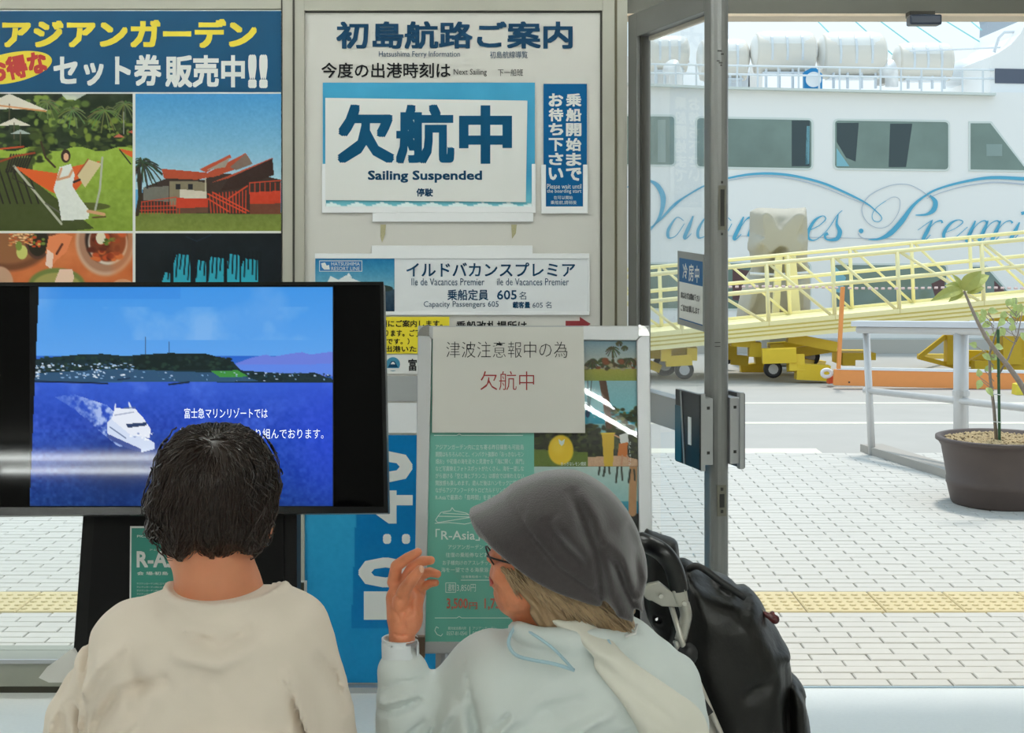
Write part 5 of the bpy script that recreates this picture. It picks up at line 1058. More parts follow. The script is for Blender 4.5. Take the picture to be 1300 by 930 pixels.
# ---------------- woman in the cream T-shirt
D1 = 2.05; s1 = F/D1
p1 = tag(empty('person', V3(265, 1120, D1)), 'seated person with short dark hair and cream T-shirt, seen from behind', 'person')
p1.location.z = .40
q1 = lambda x, y, dy=0: V3(x, y, D1, dy)
g = Grid((q1(40, 0)[0]-.05, D1-.20, .42), (q1(460, 0)[0]+.05, D1+.45, 1.16), .0075)
g.add(g.ell(q1(268, 624, .01), (.083, .098, .092)), .01)
g.add(g.ell(q1(241, 694, .045), (.042, .055, .054)), .02); g.add(g.ell(q1(222, 676, .06), (.02, .05, .06)), .02)
g.add(g.ell(q1(203, 672, .02), (.007, .016, .026)), .006); g.add(g.ell(q1(338, 668, .02), (.007, .016, .026)), .006)
g.add(g.cone(q1(232, 688, .11), q1(230, 676, .125), .012, .009), .012)       # nose
g.add(g.cone(q1(270, 690), q1(276, 760), .054, .058), .02); g.add(g.cone(q1(278, 762, .02), q1(282, 810, .02), .056, .064), .03)
g.add(g.cone(q1(215, 810), q1(350, 810), .04, .04), .04)
g.add(g.chain([q1(266, 880), q1(266, 960), q1(266, 1100)], [.09, .095, .10]), .04)
for sx, xs, ex in ((-1, 150, 84), (1, 388, 410)):
    g.add(g.chain([q1(xs, 830), q1(ex, 1000, .02), q1(240 if sx < 0 else 290, 1060, .27)], [.030, .034, .023]), .02)
    hx_ = 255 if sx < 0 else 300
    g.add(g.ell(q1(hx_, 1066, .33), (.038, .05, .016)), .015)
    for k in range(4): g.add(g.cone(q1(hx_-22+k*15, 1066, .35), q1(hx_-18+k*13, 1076, .42-.004*abs(k-1)), .009, .007), .004)
    g.add(g.cone(q1(hx_-sx*-26, 1062, .31), q1(hx_+sx*18, 1060, .37), .011, .009), .006)
g.mesh('body', M_SKIN, p1)
g = Grid((q1(15, 0)[0]-.03, D1-.19, .60-.20), (q1(475, 0)[0]+.03, D1+.20, q1(0, 725)[2]), .0055)
tor = XZ([(222, 742), (250, 737), (310, 735), (350, 740), (385, 757), (408, 790), (416, 850), (418, 930), (422, 1030), (428, 1110), (110, 1110), (106, 1030), (112, 930), (122, 850), (138, 800), (170, 768)], D1)
g.add(g.inflate(smooth_loop(tor, 3), D1, .085, .115), .02)
g.add(g.chain([q1(162, 812), q1(104, 915, .01), q1(92, 985, .03)], [.050, .055, .056]), .035); g.add(g.chain([q1(378, 808), q1(404, 905, .01), q1(408, 985, .03)], [.046, .050, .052]), .035)
fold = [([(110, 800), (120, 860), (118, 930)], .010, -.007), ([(118, 870), (150, 818), (185, 800)], .016, .006), ([(100, 960), (118, 890), (128, 840)], .009, .006), ([(128, 960), (140, 900), (175, 850), (240, 830)], .015, -.006), ([(90, 930), (84, 880), (100, 840)], .010, -.004),
        ([(120, 935), (160, 905), (200, 880)], .012, .006), ([(180, 990), (230, 930), (330, 900), (400, 915)], .016, .005), ([(420, 960), (395, 880), (375, 820)], .009, .006), ([(408, 955), (392, 890), (380, 840)], .007, -.006), ([(240, 800), (300, 812), (350, 790)], .018, .004),
        ([(395, 930), (340, 925), (280, 950)], .012, -.005), ([(440, 900), (425, 850), (405, 815)], .008, -.004), ([(255, 780), (300, 795), (345, 775)], .010, -.003), ([(60, 960), (80, 900), (95, 865)], .008, .005), ([(115, 1000), (113, 930), (107, 880)], .006, -.010), ([(180, 800), (200, 840), (190, 900)], .02, -.004)]
for pts, r, dp in fold: g.groove(XZ(pts, D1), r*.62, dp*2.6, D1+.02)
g.d = g.d-.0016*np.sin(g.xx*90+np.sin(g.zz*55)*1.6)[:, None, :]*np.cos(g.zz*38+g.xx*20)[:, None, :]
ex_, ey_, ez_ = q1(286, 745); bb_ = -(g.y-(D1+.008))/.084; cyl_ = (np.sqrt(((g.x-ex_)/.0815)**2+((g.y-D1-.008)/.086)**2)-1)*.08; zr_ = ez_-np.where(bb_ > 0, .008, .05)*np.minimum(bb_*bb_, 1.1)
g.sub(np.maximum(cyl_, zr_-g.z), .003)
cp_ = []
for k in range(25):
    a = 2*PI*k/24; b_ = math.sin(a); cp_.append((q1(286, 0)[0]+.0845*math.cos(a), D1+.008-.090*b_, q1(0, 745)[2]-(.008*max(b_, 0)**2 if b_ > 0 else .05*b_*b_)))
for dz_, r_ in ((0, .0062), (-.008, .0058)): g.add(g.chain([(x, y-dz_*-.3, z+dz_) for x, y, z in cp_], [r_]*25), .002)
g.groove(XZ([(216, 757), (232, 770), (255, 781), (286, 787), (318, 782), (342, 768), (356, 757)], D1), .0022, -.0035, D1+.02)
g.mesh('shirt', M_SHIRT, p1)
# hair cap and locks
hp = [(268, 541), (241, 544), (221, 557), (207, 578), (201, 602), (194, 620), (189, 640), (196, 654), (192, 668), (203, 682), (206, 676), (212, 690), (225, 702), (242, 709), (262, 701), (276, 707), (292, 704), (312, 697), (326, 698), (337, 678), (343, 653), (348, 620), (344, 592), (335, 572), (320, 554), (298, 543)]
g = Grid(q1(168, 722, -.125), (q1(370, 0)[0], D1+.14, q1(0, 527)[2]), .0036)
d2 = g.inflate(smooth_loop(XZ(hp, D1), 2), D1+.005, .085, .108)
cxh, czh = q1(285, 575)[0], q1(285, 575)[2]
ang_ = np.arctan2(g.zz-czh, g.xx-cxh); rad_ = np.hypot(g.xx-cxh, g.zz-czh)
d2 = d2-.0003*(np.sin(ang_*26+rad_*60+np.sin(rad_*50)*2)*np.clip(rad_*14, 0, 1))[:, None, :]-.0002*(np.sin(ang_*11+2+rad_*30))[:, None, :]
face = g.ell(q1(236, 712, .085), (.055, .075, .085)); g.d = np.asarray(np.maximum(d2, -face))
g.mesh('hair', M_HAIR, p1)
def strands(name, par, m, c, r, n, th0, th1, seed, zmin, wid=.0016, crown=(0, 0, 1), curl=.004, cond=None, bias=None):
    q = random.Random(seed); mb = MB(); cz_ = Vector(crown).normalized(); ux_ = cz_.cross(Vector((0, 1, 0))).normalized(); uy_ = cz_.cross(ux_)
    for i in range(n):
        ph = q.uniform(0, 2*PI); t0 = q.uniform(.02, th0); t1 = t0+q.uniform(.5, 1.0)*(th1); ro = q.uniform(.985, 1.045); sw = q.uniform(-.25, .25); f1, f2 = q.uniform(3, 9), q.uniform(0, 6); pts = []
        for k in range(8):
            u = k/7; th = t0+(t1-t0)*u; a = ph+sw*u+curl*6*math.sin(f1*u+f2); d = cz_*math.cos(th)+(ux_*math.cos(a)+uy_*math.sin(a))*math.sin(th)
            cu_ = curl*u*math.sin(f1*1.7*u+f2); p_ = Vector((c[0]+d.x*r[0]*(ro+cu_), c[1]+d.y*r[1]*(ro+cu_), c[2]+d.z*r[2]*(ro+cu_)))
            if p_.z < zmin+.012*math.sin(ph*9)+(bias(p_) if bias else 0): break
            if cond and not cond(p_): break
            pts.append(p_)
        if len(pts) < 3: continue
        nk = len(pts); mb.tube(pts, [wid*(1-.75*(j/(nk-1))**2) for j in range(nk)], 3, caps=False)
    return tag(mb.build(name, m, par, smooth=True), kind='stuff')
def combed(name, par, m, g, n, crown, seed, wid, step=.007, steps=9, curl=.25, gravity=.55, keep=None, lift=.0035):
    """hair strands that follow the surface of a distance field, combed away from the crown and down"""
    r = np.random.default_rng(seed); d = np.broadcast_to(g.d, g.n).astype(float); G = np.stack(np.gradient(d, g.h), -1)
    def samp(p):
        i = np.clip(((p-g.lo)/g.h).round().astype(int), 1, np.array(g.n)-2); return d[i[:, 0], i[:, 1], i[:, 2]], G[i[:, 0], i[:, 1], i[:, 2]]
    band = np.argwhere(np.abs(d) < g.h*.6); p = g.lo+g.h*band[r.integers(0, len(band), n)]+r.uniform(-.5, .5, (n, 3))*g.h
    off = r.uniform(-.0005, lift, n); ph = r.uniform(0, 6.28, n); fr = r.uniform(.5, 1.3, n); path = []
    for k in range(steps):
        for _ in range(2):
            v, gr = samp(p); gn = gr/np.maximum(np.linalg.norm(gr, axis=1, keepdims=True), 1e-6); p = p+gn*np.clip(off-v, -.006, .006)[:, None]
        path.append(p.copy()); t = p-np.array(crown); t /= np.maximum(np.linalg.norm(t, axis=1, keepdims=True), 1e-6); t = t+np.array((0, 0, -gravity)); t -= gn*(t*gn).sum(1, keepdims=True)
        t /= np.maximum(np.linalg.norm(t, axis=1, keepdims=True), 1e-6); s_ = np.cross(gn, t); t = t+s_*(curl*np.sin(ph+k*fr+p[:, 2]*60))[:, None]; p = p+t*step
    path = np.array(path); mb = MB()
    for i in range(n):
        pts = path[:, i]
        if keep is not None:
            q_ = [keep(a) for a in pts]; m_ = q_.index(False) if False in q_ else len(q_)
            pts = pts[:m_]
        if len(pts) < 3: continue
        k = len(pts); mb.tube(pts, [wid*(1-.8*(j/(k-1))**2) for j in range(k)], 3, caps=False)
    return tag(mb.build(name, m, par, smooth=True), kind='stuff')
lowz = q1(0, 708)[2]; crw = q1(285, 562, -.06)
combed('hair_strands', p1, M_HAIR, g, 5200, crw, 3, .0009, keep=lambda v: v[2] > lowz+.006*math.sin(v[0]*300) and v[1] < D1+.06)
combed('crown_strands', p1, M_HAIR, g, 1500, q1(272, 556, -.05), 13, .0010, step=.006, curl=.35, keep=lambda v: v[2] > q1(0, 620)[2] and v[1] < D1+.06)
combed('side_curls', p1, M_HAIR, g, 900, crw, 8, .0014, step=.006, steps=8, curl=1.1, lift=.010, keep=lambda v: v[2] > lowz+.004 and v[1] < D1+.05 and (v[0] < q1(228, 0)[0] or v[0] > q1(322, 0)[0]))
shoes_legs(p1, q1(265, 0)[0], D1, .49, .34)

# ---------------- woman in the hat
D2 = 2.15
p2 = tag(empty('person', V3(720, 1120, D2)), 'seated elderly person in a charcoal brimmed hat and pale hooded jacket, raising a hand', 'person'); p2.location.z = .40
q2 = lambda x, y, dy=0: V3(x, y, D2, dy)
g = Grid((q2(605, 0)[0]-.005, D2-.12, .42), (q2(900, 0)[0], D2+.20, q2(0, 612)[2]), .0042)
prof = [(645, 640), (634, 660), (628, 678), (627, 690), (622, 699), (617.5, 706), (618.5, 711), (624.5, 714), (623, 720), (621, 727), (622, 732), (626, 735), (622.5, 739), (624, 743), (627.5, 746), (626, 752), (629, 762), (634, 772), (644, 779), (658, 781), (690, 778), (720, 770), (765, 760), (788, 720), (785, 670), (750, 635), (700, 622)]
g.add(g.inflate(smooth_loop(XZ(prof, D2), 3), D2, .068, .074), .01)
g.add(g.ell(q2(652, 722, -.045), (.024, .018, .030)), .02)       # cheek
g.sub(g.ell(q2(637, 697, -.036), (.012, .014, .010)), .012); g.add(g.ell(q2(641, 698, -.026), (.012, .012, .011)), .003)   # eye socket and eyeball
g.add(g.ell(q2(705, 718, -.068), (.016, .008, .026)), .006)      # ear under the hair
g.sub(g.cone(q2(622, 734.5, -.03), q2(634, 735, -.03), .0012, .001), .003)
for a_, b_, dp in (((640, 712), (652, 730), -.0015), ((632, 730), (638, 748), -.0018), ((655, 745), (650, 765), -.0012), ((668, 755), (690, 772), -.0012)): g.groove(XZ([a_, b_], D2), .003, dp, D2)
g.add(g.cone(q2(705, 760, .0), q2(715, 830, .0), .055, .06), .025); g.add(g.chain([q2(720, 860), q2(720, 1000), q2(722, 1110)], [.10, .10, .11]), .04)
g.add(g.cone(q2(620, 860), q2(830, 860), .045, .045), .03)
g.mesh('body', M_SKIN2, p2)
for x, z0_, nm in ((0, 0, 'lips'),):
    g = Grid(q2(617, 750, -.03), q2(640, 722, .03), .0016); g.add(g.inflate(smooth_loop(XZ([(620.5, 732), (623, 731), (630, 734.5), (635, 737), (629, 740), (622, 743), (621.5, 738)], D2), 3), D2, .008, .022), .002); g.mesh('lips', mat('lip_colour', (176, 84, 78), .45), p2)
# hair under the hat
g = Grid(q2(630, 800, -.10), q2(808, 690, .10), .0036)
hh = [(636, 700), (648, 722), (662, 736), (671, 750), (674, 770), (682, 779), (705, 787), (730, 790), (765, 792), (795, 791), (802, 770), (800, 720), (700, 690)]
d2 = np.maximum(g.inflate(smooth_loop(XZ([(630, 690), (700, 660), (800, 680), (812, 760), (806, 850), (680, 850), (640, 790)], D2), 2), D2, .055, .079), poly_dist(g.xx, g.zz, smooth_loop(XZ(hh, D2), 2))[:, None, :])
fl = g.xx*1.0+g.zz*.75
d2 = d2-.0022*(np.sin(fl*420+np.sin(g.xx*130)*1.6)+.6*np.sin(fl*210+1))[:, None, :]*1.0
g.d = d2; g.mesh('hair', M_HAIR2, p2)
mb = MB(); q = random.Random(5)
for i in range(420):
    x0 = q.uniform(638, 780); y0 = 706+(x0-638)*.38+q.uniform(-4, 6); L = q.uniform(28, 58); dy_ = -.086+.012*abs((x0-720)/80)+q.uniform(-.003, .003)
    pts = [q2(x0+(x0-690)*.08*t+L*.62*t+3*math.sin(t*5+i), y0+L*(.85*t), dy_+.012*t*t*(1 if x0+L*.6 > 760 else .3)) for t in (0, .25, .5, .75, 1)]
    if pts[-1][2] < q2(0, 791)[2] or (x0 < 662 and y0+L > 752): continue
    mb.tube(pts, [.0016, .0017, .0015, .001, .0004], 3, caps=False)
tag(mb.build('hair_strands', mat('grey_blonde_strands', (172, 146, 112), .4, noise=.35, nscale=90), p2, smooth=True), kind='stuff')
# hat
sil = smooth_loop(XZ([(594.5, 651), (598, 645), (612, 639), (635, 626), (646, 617), (655, 610), (668, 606), (690, 599), (715, 596.5), (735, 598), (757, 608), (778, 624), (797, 646), (812, 672), (819, 700), (817, 722), (809, 745), (812, 762)], D2)+XZ([(810, 777), (804, 788), (795, 784), (780, 776), (768, 769), (734, 758), (703, 747), (680, 735), (657, 719)], D2-.085)+XZ([(635, 701)], D2-.07)+XZ([(617, 685)], D2-.045)+XZ([(605, 671)], D2-.02), 3)
big = smooth_loop(XZ([(594, 651), (598, 645), (612, 639), (635, 626), (646, 617), (668, 606), (690, 599), (715, 596.5), (735, 598), (757, 608), (778, 624), (797, 646), (812, 672), (822, 700), (832, 730), (836, 800), (830, 900), (640, 900), (605, 790), (594, 700)], D2), 3)
hat = tag(empty('hat', q2(710, 690)), None); COL.objects.unlink(hat); bpy.data.objects.remove(hat)
g = Grid(q2(588, 794, -.135), q2(826, 588, .135), .0036)
A = g.inflate(big, D2, .085, .112); B2 = poly_dist(g.xx, g.zz, sil)[:, None, :]
g.d = -smin(-A, -B2, .006)
for pts, r, dp in (([(646, 622), (668, 655), (705, 700), (755, 735), (800, 780)], .004, -.0035), ([(720, 610), (738, 650), (752, 690), (760, 735), (775, 758)], .009, -.008), ([(735, 612), (752, 640), (765, 690), (770, 730), (786, 768)], .010, .006),
                   ([(757, 672), (775, 700), (792, 740), (806, 770)], .006, -.007), ([(762, 660), (785, 690), (803, 740)], .009, .006), ([(700, 640), (722, 665), (748, 688), (756, 720)], .012, .006), ([(690, 640), (712, 672), (740, 700)], .010, -.005), ([(790, 655), (806, 690), (806, 735)], .010, -.005), ([(665, 640), (700, 650), (730, 640)], .02, .003),
                   ([(599, 651), (622, 680), (665, 715), (735, 751), (790, 770)], .0035, -.0025), ([(806, 690), (812, 720), (803, 745)], .006, .004)): g.groove(XZ(pts, D2), r, dp*1.25, D2+.02)
g.sub(g.ell(q2(694, 738, 0), (.070, .080, .070)), .004)
g.mesh('hat', M_HAT, p2)
mb = MB(); mb.tube([q2(804, 776, -.07), q2(800, 784, -.085), q2(788, 786, -.09)], .0022, 6); mb.build('hat_loop', M_CARD, p2, smooth=True)
gl = empty('glasses', q2(622, 700)); gl.parent = p2; gl.matrix_parent_inverse = wm(p2).inverted()
mb = MB(); mb.tube([q2(617+3.2*(1-math.cos(a))+5*math.sin(a/2)*.3+ (a/6.28)*0+4.5*(.5-.5*math.cos(a)), 701-11*math.cos(a)+1*math.sin(a), -.022-.02*math.sin(a)) for a in [k*2*PI/16 for k in range(16)]], .0013, 6, closed=True); mb.build('rim', M_BLACK, gl, smooth=True)
MB().tube([q2(619, 697, -.045), q2(628, 698, -.058), q2(650, 702, -.068), q2(700, 708, -.078)], .0015, 6).build('temple', M_BLACK, gl, smooth=True)
# jacket
g = Grid((q2(470, 0)[0]-.01, D2-.20, .42), (q2(905, 0)[0]+.04, D2+.22, q2(0, 768)[2]), .0055)
tor = [(650, 800), (672, 782), (705, 779), (750, 783), (798, 786), (828, 800), (852, 828), (870, 860), (884, 905), (892, 960), (896, 1060), (898, 1140), (570, 1140), (562, 1040), (560, 960), (568, 900), (572, 860), (590, 822), (618, 806)]
g.add(g.inflate(smooth_loop(XZ(tor, D2), 3), D2, .085, .125), .02)
g.add(g.chain([q2(606, 852, .0), q2(560, 910, .02), q2(524, 962, .03)], [.048, .052, .052]), .03)
g.add(g.chain([q2(522, 962, .03), q2(516, 925, .01), q2(511, 852, .0)], [.052, .047, .037]), .03)
g.add(g.chain([q2(850, 870), q2(862, 985, .02), q2(830, 1020, .13)], [.050, .050, .035]), .03)
g.add(g.chain([q2(652, 792, -.03), q2(662, 787, -.065), q2(685, 787, -.088), (q2(720, 790, -.095)), q2(760, 792, -.09), q2(790, 794, -.06)], [.011, .014, .016, .017, .016, .012]), .012)
for pts, r, dp in (([(586, 815), (598, 850), (612, 905), (625, 960)], .003, -.003), ([(612, 905), (635, 885), (650, 870)], .007, -.007), ([(600, 945), (622, 900), (655, 872)], .010, .008), ([(560, 900), (545, 930), (530, 960)], .008, -.008), ([(580, 870), (560, 905), (548, 950)], .012, .006), ([(640, 960), (700, 905), (780, 860)], .014, .006), ([(660, 970), (730, 920), (800, 890)], .012, -.005), ([(690, 985), (760, 940), (830, 915)], .012, .005),
                   ([(480, 885), (505, 878), (535, 868)], .008, .005), ([(480, 900), (505, 894), (538, 878)], .006, -.006), ([(485, 870), (510, 858), (540, 856)], .006, -.004), ([(545, 905), (520, 925), (495, 940)], .009, -.006), ([(600, 960), (605, 900), (598, 860)], .012, -.006), ([(650, 900), (690, 870), (740, 850)], .016, -.003), ([(590, 930), (570, 960), (560, 990)], .010, .006)): g.groove(XZ(pts, D2), r*.65, dp*2.5, D2+.03)
g.d = g.d-.0022*np.sin(g.xx*80+np.sin(g.zz*60)*1.5)[:, None, :]*np.cos(g.zz*45-g.xx*30)[:, None, :]
g.sub(g.chain([q2(700, 740), q2(704, 782), q2(706, 800)], [.07, .062, .05]), .006)
g.mesh('jacket', M_JKT, p2)
# hood lying down the back
g = Grid((q2(630, 0)[0], D2-.24, q2(0, 940)[2]-.03), (q2(905, 0)[0], D2+.08, q2(0, 766)[2]), .0045)
hood = [(694, 792), (700, 780), (722, 781), (745, 792), (772, 810), (800, 836), (832, 858), (862, 878), (888, 900), (900, 925), (900, 955), (862, 968), (828, 962), (812, 930), (800, 902), (782, 874), (760, 846), (738, 822), (712, 805)]
g.d = g.inflate(smooth_loop(XZ(hood, D2-.11), 3), 0, .024, .022, yfun=lambda X, Z: D2-.112+np.clip((Z-q2(0, 800)[2])*1.0, 0, .07)*1.2-np.clip(q2(0, 800)[2]-Z, 0, .16)*.12+np.clip(X-q2(850, 0)[0], 0, .1)*.5)
for pts, r, dp in (([(700, 790), (745, 815), (790, 858), (825, 900)], .010, .006), ([(720, 785), (770, 820), (830, 870), (870, 900)], .009, -.007), ([(660, 790), (700, 792), (735, 812)], .006, -.005), ([(835, 920), (850, 905), (868, 904), (886, 914)], .003, -.004), ([(790, 860), (820, 880), (860, 896)], .010, .006)): g.groove(XZ(pts, D2), r, dp, None)
g.mesh('hood', mat('hood_lining', (228, 226, 214), .75, noise=.03), p2)
g = Grid((q2(730, 0)[0], D2-.16, q2(0, 880)[2]), (q2(880, 0)[0], D2+.12, q2(0, 775)[2]), .0055)
cc = mat('drawcord_blue', (176, 208, 220), .6)
MB().tube(smooth_loop([q2(655, 779, -.06), q2(648, 787, -.078), q2(646, 797, -.088), q2(655, 806, -.102), q2(675, 808, -.118), q2(700, 809, -.132), q2(724, 814, -.142)], 4, False), .0026, 7).build('drawcord', cc, p2, smooth=True)
MB().tube(smooth_loop([q2(655, 779, -.06), q2(680, 783, -.104), q2(702, 795, -.124), q2(722, 812, -.145)], 4, False), .0022, 7).build('drawcord', cc, p2, smooth=True)
MB().tube(smooth_loop([q2(766, 788, -.103), q2(771, 800, -.117), q2(776, 815, -.125)], 4, False), .003, 6).build('seam_tape', cc, p2, smooth=True)
# cuff, raised hand
g = Grid(q2(478, 852, -.045), q2(546, 802, .045), .0028)
c_ = g.chain([q2(509, 850), q2(508, 811)], [.0285, .0285]); g.d = np.maximum(c_, g.z-q2(0, 808)[2]); g.sub(g.chain([q2(509, 820), q2(509, 790)], [.0245, .0255]), .002)
for zz_ in (811, 838): g.groove(XZ([(480, zz_+1), (500, zz_+3), (540, zz_)], D2), .0015, -.0015)
g.groove(XZ([(526, 812), (528, 842)], D2), .002, -.006, D2)
g.groove(XZ([(527.5, 812), (528, 840)], D2), .0012, -.012, D2)
g.mesh('cuff', mat('white_cuff', (226, 232, 236), .6), p2)
g = Grid(q2(482, 815, -.05), q2(566, 688, .05), .0021)
w2 = lambda x, y, dy=0: q2(x, y, dy)
g.add(g.chain([w2(511, 830), w2(510, 805), w2(511, 785)], [.021, .0195, .021]), .01)
g.add(g.chain([w2(503, 760, .004), w2(508, 782, .0)], [.013, .017]), .012); g.add(g.chain([w2(525, 762, .010), w2(520, 788, .002)], [.014, .017]), .012)
g.add(g.ell(w2(511, 762, .006), (.023, .014, .028)), .010); g.add(g.ell(w2(527, 782, -.004), (.011, .012, .019)), .008)
fingers = [([w2(499, 741, .010), w2(503, 719, .004), w2(518, 707, -.004), w2(531, 699, -.008)], [.0105, .0095, .0085, .0068]),      # index
           ([w2(512, 742, .016), w2(522, 722, .012), w2(535, 713, .006), w2(547, 711, .000)], [.0100, .0085, .0082, .0068]),           # middle
           ([w2(524, 750, .020), w2(534, 733, .018), w2(545, 728, .012), w2(555, 729.5, .006)], [.0095, .0082, .0078, .0064]),             # ring
           ([w2(530, 768, .018), w2(535, 750, .020), w2(545, 743, .014), w2(553, 741, .008)], [.0085, .0072, .0068, .0056]),               # little
           ([w2(507, 768, -.006), w2(514, 745, -.020), w2(524, 731, -.026), w2(534.5, 718, -.026)], [.0150, .0105, .0098, .0076])]       # thumb
for pts, rs in fingers: g.add(g.chain(pts, [r_*.95 for r_ in rs]), .0022)
for a_, b_ in (((514, 730), (521, 734)), ((506, 745), (514, 747)), ((505, 712), (510, 715))): g.groove(XZ([a_, b_], D2), .0012, -.0011)
for pts in ([(498, 768), (506, 776), (512, 790)], [(520, 770), (514, 782), (516, 796)], [(500, 800), (512, 803), (524, 801)], [(498, 752), (505, 752), (512, 756)], [(526, 752), (522, 764), (524, 776)], [(493, 748), (497, 758), (500, 772)]): g.groove(XZ(pts, D2), .0020, -.0024, D2-.002)
g.mesh('hand', M_SKIN2, p2)
g = Grid(w2(529, 724, -.045), w2(541, 710, -.02), .0012); g.add(g.ell(w2(536.5, 716.2, -.0305), (.0042, .0035, .0058)), .001); g.mesh('thumb_nail', mat('nail', (226, 176, 150), .3), p2)
shoes_legs(p2, q2(720, 0)[0], D2, .49, .20)

# ---------------- wheeled walker and backpack
D3 = 2.30
q3 = lambda x, y, dy=0: V3(x, y, D3, dy)
wk = tag(empty('walker', (q3(890, 0)[0], D3, 0)), 'folding walking frame with black curved grip and silver joint beside the hat wearer', 'walking frame')
M_CH = mat('satin_silver', (176, 174, 166), .32, metal=.6)
MB().tube(smooth_loop([q3(815, 690, .02), q3(826, 692, 0), q3(841, 700, -.01), q3(853, 716, -.01), q3(859, 735, -.01), q3(861, 747, -.01)], 5, False), .0155, 14).build('grip', mat('grip_black', (16, 17, 20), .28), wk, smooth=True)
SJ = Surf(D3-.012)
pts = [(827+11*math.cos(a), 750+11*math.sin(a)) for a in [PI*(.5+k/10) for k in range(11)]]+[(836, 737), (852, 750), (871, 746), (874, 764), (862, 769), (840, 768)]
SJ.slab(MB(), pts, .012, .008).build('joint_plate', M_CH, wk, bevel=.002)
SJ.slab(MB(), [(852, 748), (868, 744), (874, 765), (860, 769)], .032, .012).build('grip_socket', M_CH, wk, bevel=.003)
for x, y in ((837, 751), (866, 760)): v = q3(x, y, -.026); MB().lathe([(.0036, -.003), (.0036, .001)], v, 12, 'y').build('rivet', mat('rivet', (210, 208, 200), .25, metal=.8), wk)
MB().tube(smooth_loop([q3(868, 766), q3(871, 780), q3(868, 795), q3(864, 812)], 4, False), .010, 10).build('bent_tube', M_CH, wk, smooth=True)
MB().tube([q3(851, 766, -.012), q3(868, 822, -.012), q3(917, 935, -.012), q3(968, 1052, -.012)], .0045, 8).build('cable', mat('cable_steel', (206, 202, 194), .3, metal=.5), wk, smooth=True)
bot = q3(960, 1400, 0)
MB().tube([q3(862, 812), q3(884, 880), q3(905, 938), (q3(905, 938)[0]+.17, D3, .09)], .0105, 12).build('frame_tube', M_CH, wk, smooth=True)
MB().tube([q3(862, 812, .31), q3(884, 880, .31), q3(905, 938, .31), (q3(905, 938)[0]+.17, D3+.31, .09)], .0105, 12).build('frame_tube', M_CH, wk, smooth=True)
MB().tube([(q3(905, 0)[0]+.15, D3, .25), (q3(905, 0)[0]+.15, D3+.31, .25)], .009, 10).build('cross_tube', M_CH, wk)
fx_ = q3(905, 938)[0]
for dy in (0, .31):
    MB().tube([q3(884, 880, dy), (fx_-.10, D3+dy, .09)], .010, 10).build('rear_tube', M_CH, wk)
    for xx in (fx_+.17, fx_-.10): MB().lathe([(.04, -.014), (.078, -.014), (.085, -.006), (.085, .006), (.078, .014), (.04, .014)], (xx, D3+dy-.028, .087), 20, 'y').build('wheel', M_RUB, wk); MB().tube([(xx, D3+dy-.03, .087), (xx, D3+dy+.01, .087)], .008, 8).build('axle', M_CH, wk)
g = Grid(q3(856, 848, -.03), q3(898, 808, .03), .004); g.add(g.ell(q3(872, 828, -.008), (.017, .016, .019)), .002); g.mesh('folding_knob', M_RUB, wk)
SJ.slab(MB(), [(872, 840), (880, 838), (883, 850), (876, 852)], .02, .004).build('clip', M_CH, wk)
SJ.slab(MB(), [(862, 852), (872, 850), (905, 902), (897, 908)], .003, .006).build('side_strap', M_RUB, wk)
box('basket', (fx_-.06, D3+.04, .30), (fx_+.16, D3+.28, .345), M_BLACK, wk)
bp = tag(empty('backpack', (fx_+.05, D3+.18, .33)), 'bulky black backpack riding on the walking frame', 'backpack')
M_BAG = mat('black_nylon', (13, 12, 11), .42, noise=.25, nscale=8, bump=.25, bscale=30, spec=.35)
D4 = 2.46
g = Grid((P(840, 0, D4).x-.02, D4-.15, .34), (P(1032, 0, D4).x+.03, D4+.16, P(0, 700, D4).z), .0065)
bag = smooth_loop(XZ([(866, 711), (884, 717), (900, 726), (915, 732), (925, 733), (938, 743), (950, 745), (963, 758), (975, 778), (990, 802), (999, 828), (1003, 850), (1006, 900), (1008, 1000), (1006, 1080), (870, 1080), (852, 1000), (846, 900), (842, 800), (850, 735)], D4), 3)
g.add(g.inflate(bag, D4, .07, .12), .01)
for pts, r, dp in (([(870, 722), (910, 740), (945, 752)], .008, -.008), ([(866, 730), (900, 745), (930, 765), (960, 800)], .012, .006), ([(880, 735), (925, 760), (955, 790)], .007, -.006), ([(960, 770), (985, 820), (990, 900)], .012, -.006), ([(976, 815), (992, 822), (1000, 820)], .01, .008), ([(925, 860), (950, 846), (975, 840)], .010, -.006), ([(985, 870), (990, 940), (990, 1000)], .006, -.008), ([(880, 800), (920, 880), (930, 960)], .03, .006), ([(905, 728), (915, 736), (935, 748)], .006, .006)): g.groove(XZ(pts, D4), r, dp, D4+.1)
g.mesh('main_sack', M_BAG, bp)
g = Grid((P(980, 0, D4).x-.02, D4-.11, .40), (P(1036, 0, D4).x+.03, D4+.12, P(0, 840, D4).z), .0065)
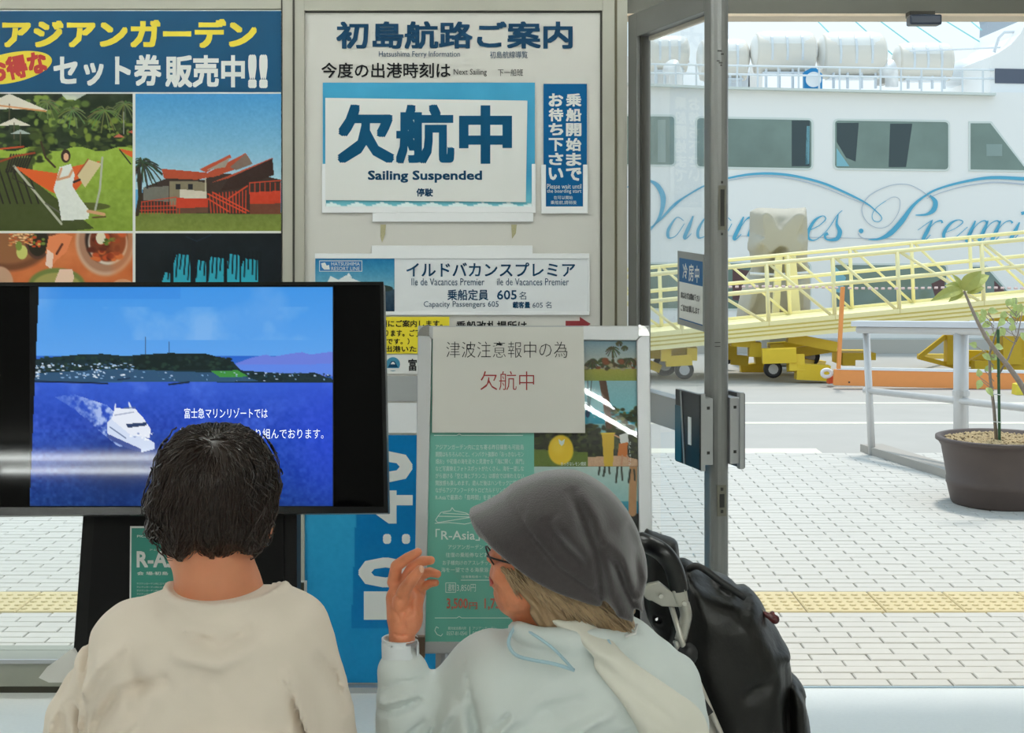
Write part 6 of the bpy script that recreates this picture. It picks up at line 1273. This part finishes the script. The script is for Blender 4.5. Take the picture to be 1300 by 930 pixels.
g.add(g.inflate(smooth_loop(XZ([(996, 852), (1008, 856), (1020, 872), (1023, 900), (1026, 930), (1028, 1000), (1020, 1040), (985, 1040), (985, 880)], D4), 3), D4, .03, .09), .01); g.groove(XZ([(1003, 856), (1016, 880), (1022, 900)], D4), .004, -.005)
g.mesh('side_pocket', M_BAG, bp)
g = Grid((P(808, 0, D4).x-.02, D4-.11, P(0, 1000, D4).z), (P(880, 0, D4).x+.03, D4+.12, P(0, 662, D4).z), .0065)
g.add(g.inflate(smooth_loop(XZ([(817, 677), (826, 674), (845, 680), (857, 684), (861, 692), (864, 725), (870, 760), (872, 960), (852, 990), (836, 850), (835, 810), (818, 770)], D4), 3), D4, .03, .05), .01); g.sub(g.cone(V3(833, 770, D4, -.1), V3(836, 800, D4, .1), .006, .006), .004)
g.mesh('back_padding', M_BAG, bp)
mb = MB(); mb.tube(smooth_loop([V3(868, 712, D4, -.06), V3(880, 706, D4, -.075), V3(905, 722, D4, -.085), V3(935, 742, D4, -.09)], 4, False), .006, 8); mb.build('carry_strap', M_RUB, bp, smooth=True)
kc = tag(empty('key_charm', V3(970, 770, D4, -.05)), 'small dark red figure charm hanging from the black backpack', 'charm')
g = Grid(V3(956, 786, D4, -.09), V3(988, 760, D4, -.01), .0022)
for (x, y, r) in ((964, 768, .004), (968, 771, .005), (972, 774, .005), (977, 776, .008), (974, 768, .004)): g.add(g.ell(V3(x, y, D4, -.05), (r, r, r)), .003)
g.mesh('charm_body', mat('charm_maroon', (96, 44, 46), .3), kc)
MB().tube([V3(961, 764, D4, -.05), V3(965, 769, D4, -.05)], .0015, 6).build('ring', M_CH, kc)
# folded leaflets held beside the cream T-shirt
lft = tag(empty('leaflets', q1(70, 850, .12)), 'white folded leaflets fanned out beside the cream T-shirt sleeve', 'leaflets')
SLF = Surf(D1+.10)
for k, pts in enumerate(([(49, 860), (60, 846), (95, 822), (110, 850), (80, 866), (62, 866)], [(66, 842), (92, 822), (118, 842), (90, 870)])): SLF.slab(MB(), pts, .0008, .006*k).build('sheet', M_CARD, lft)
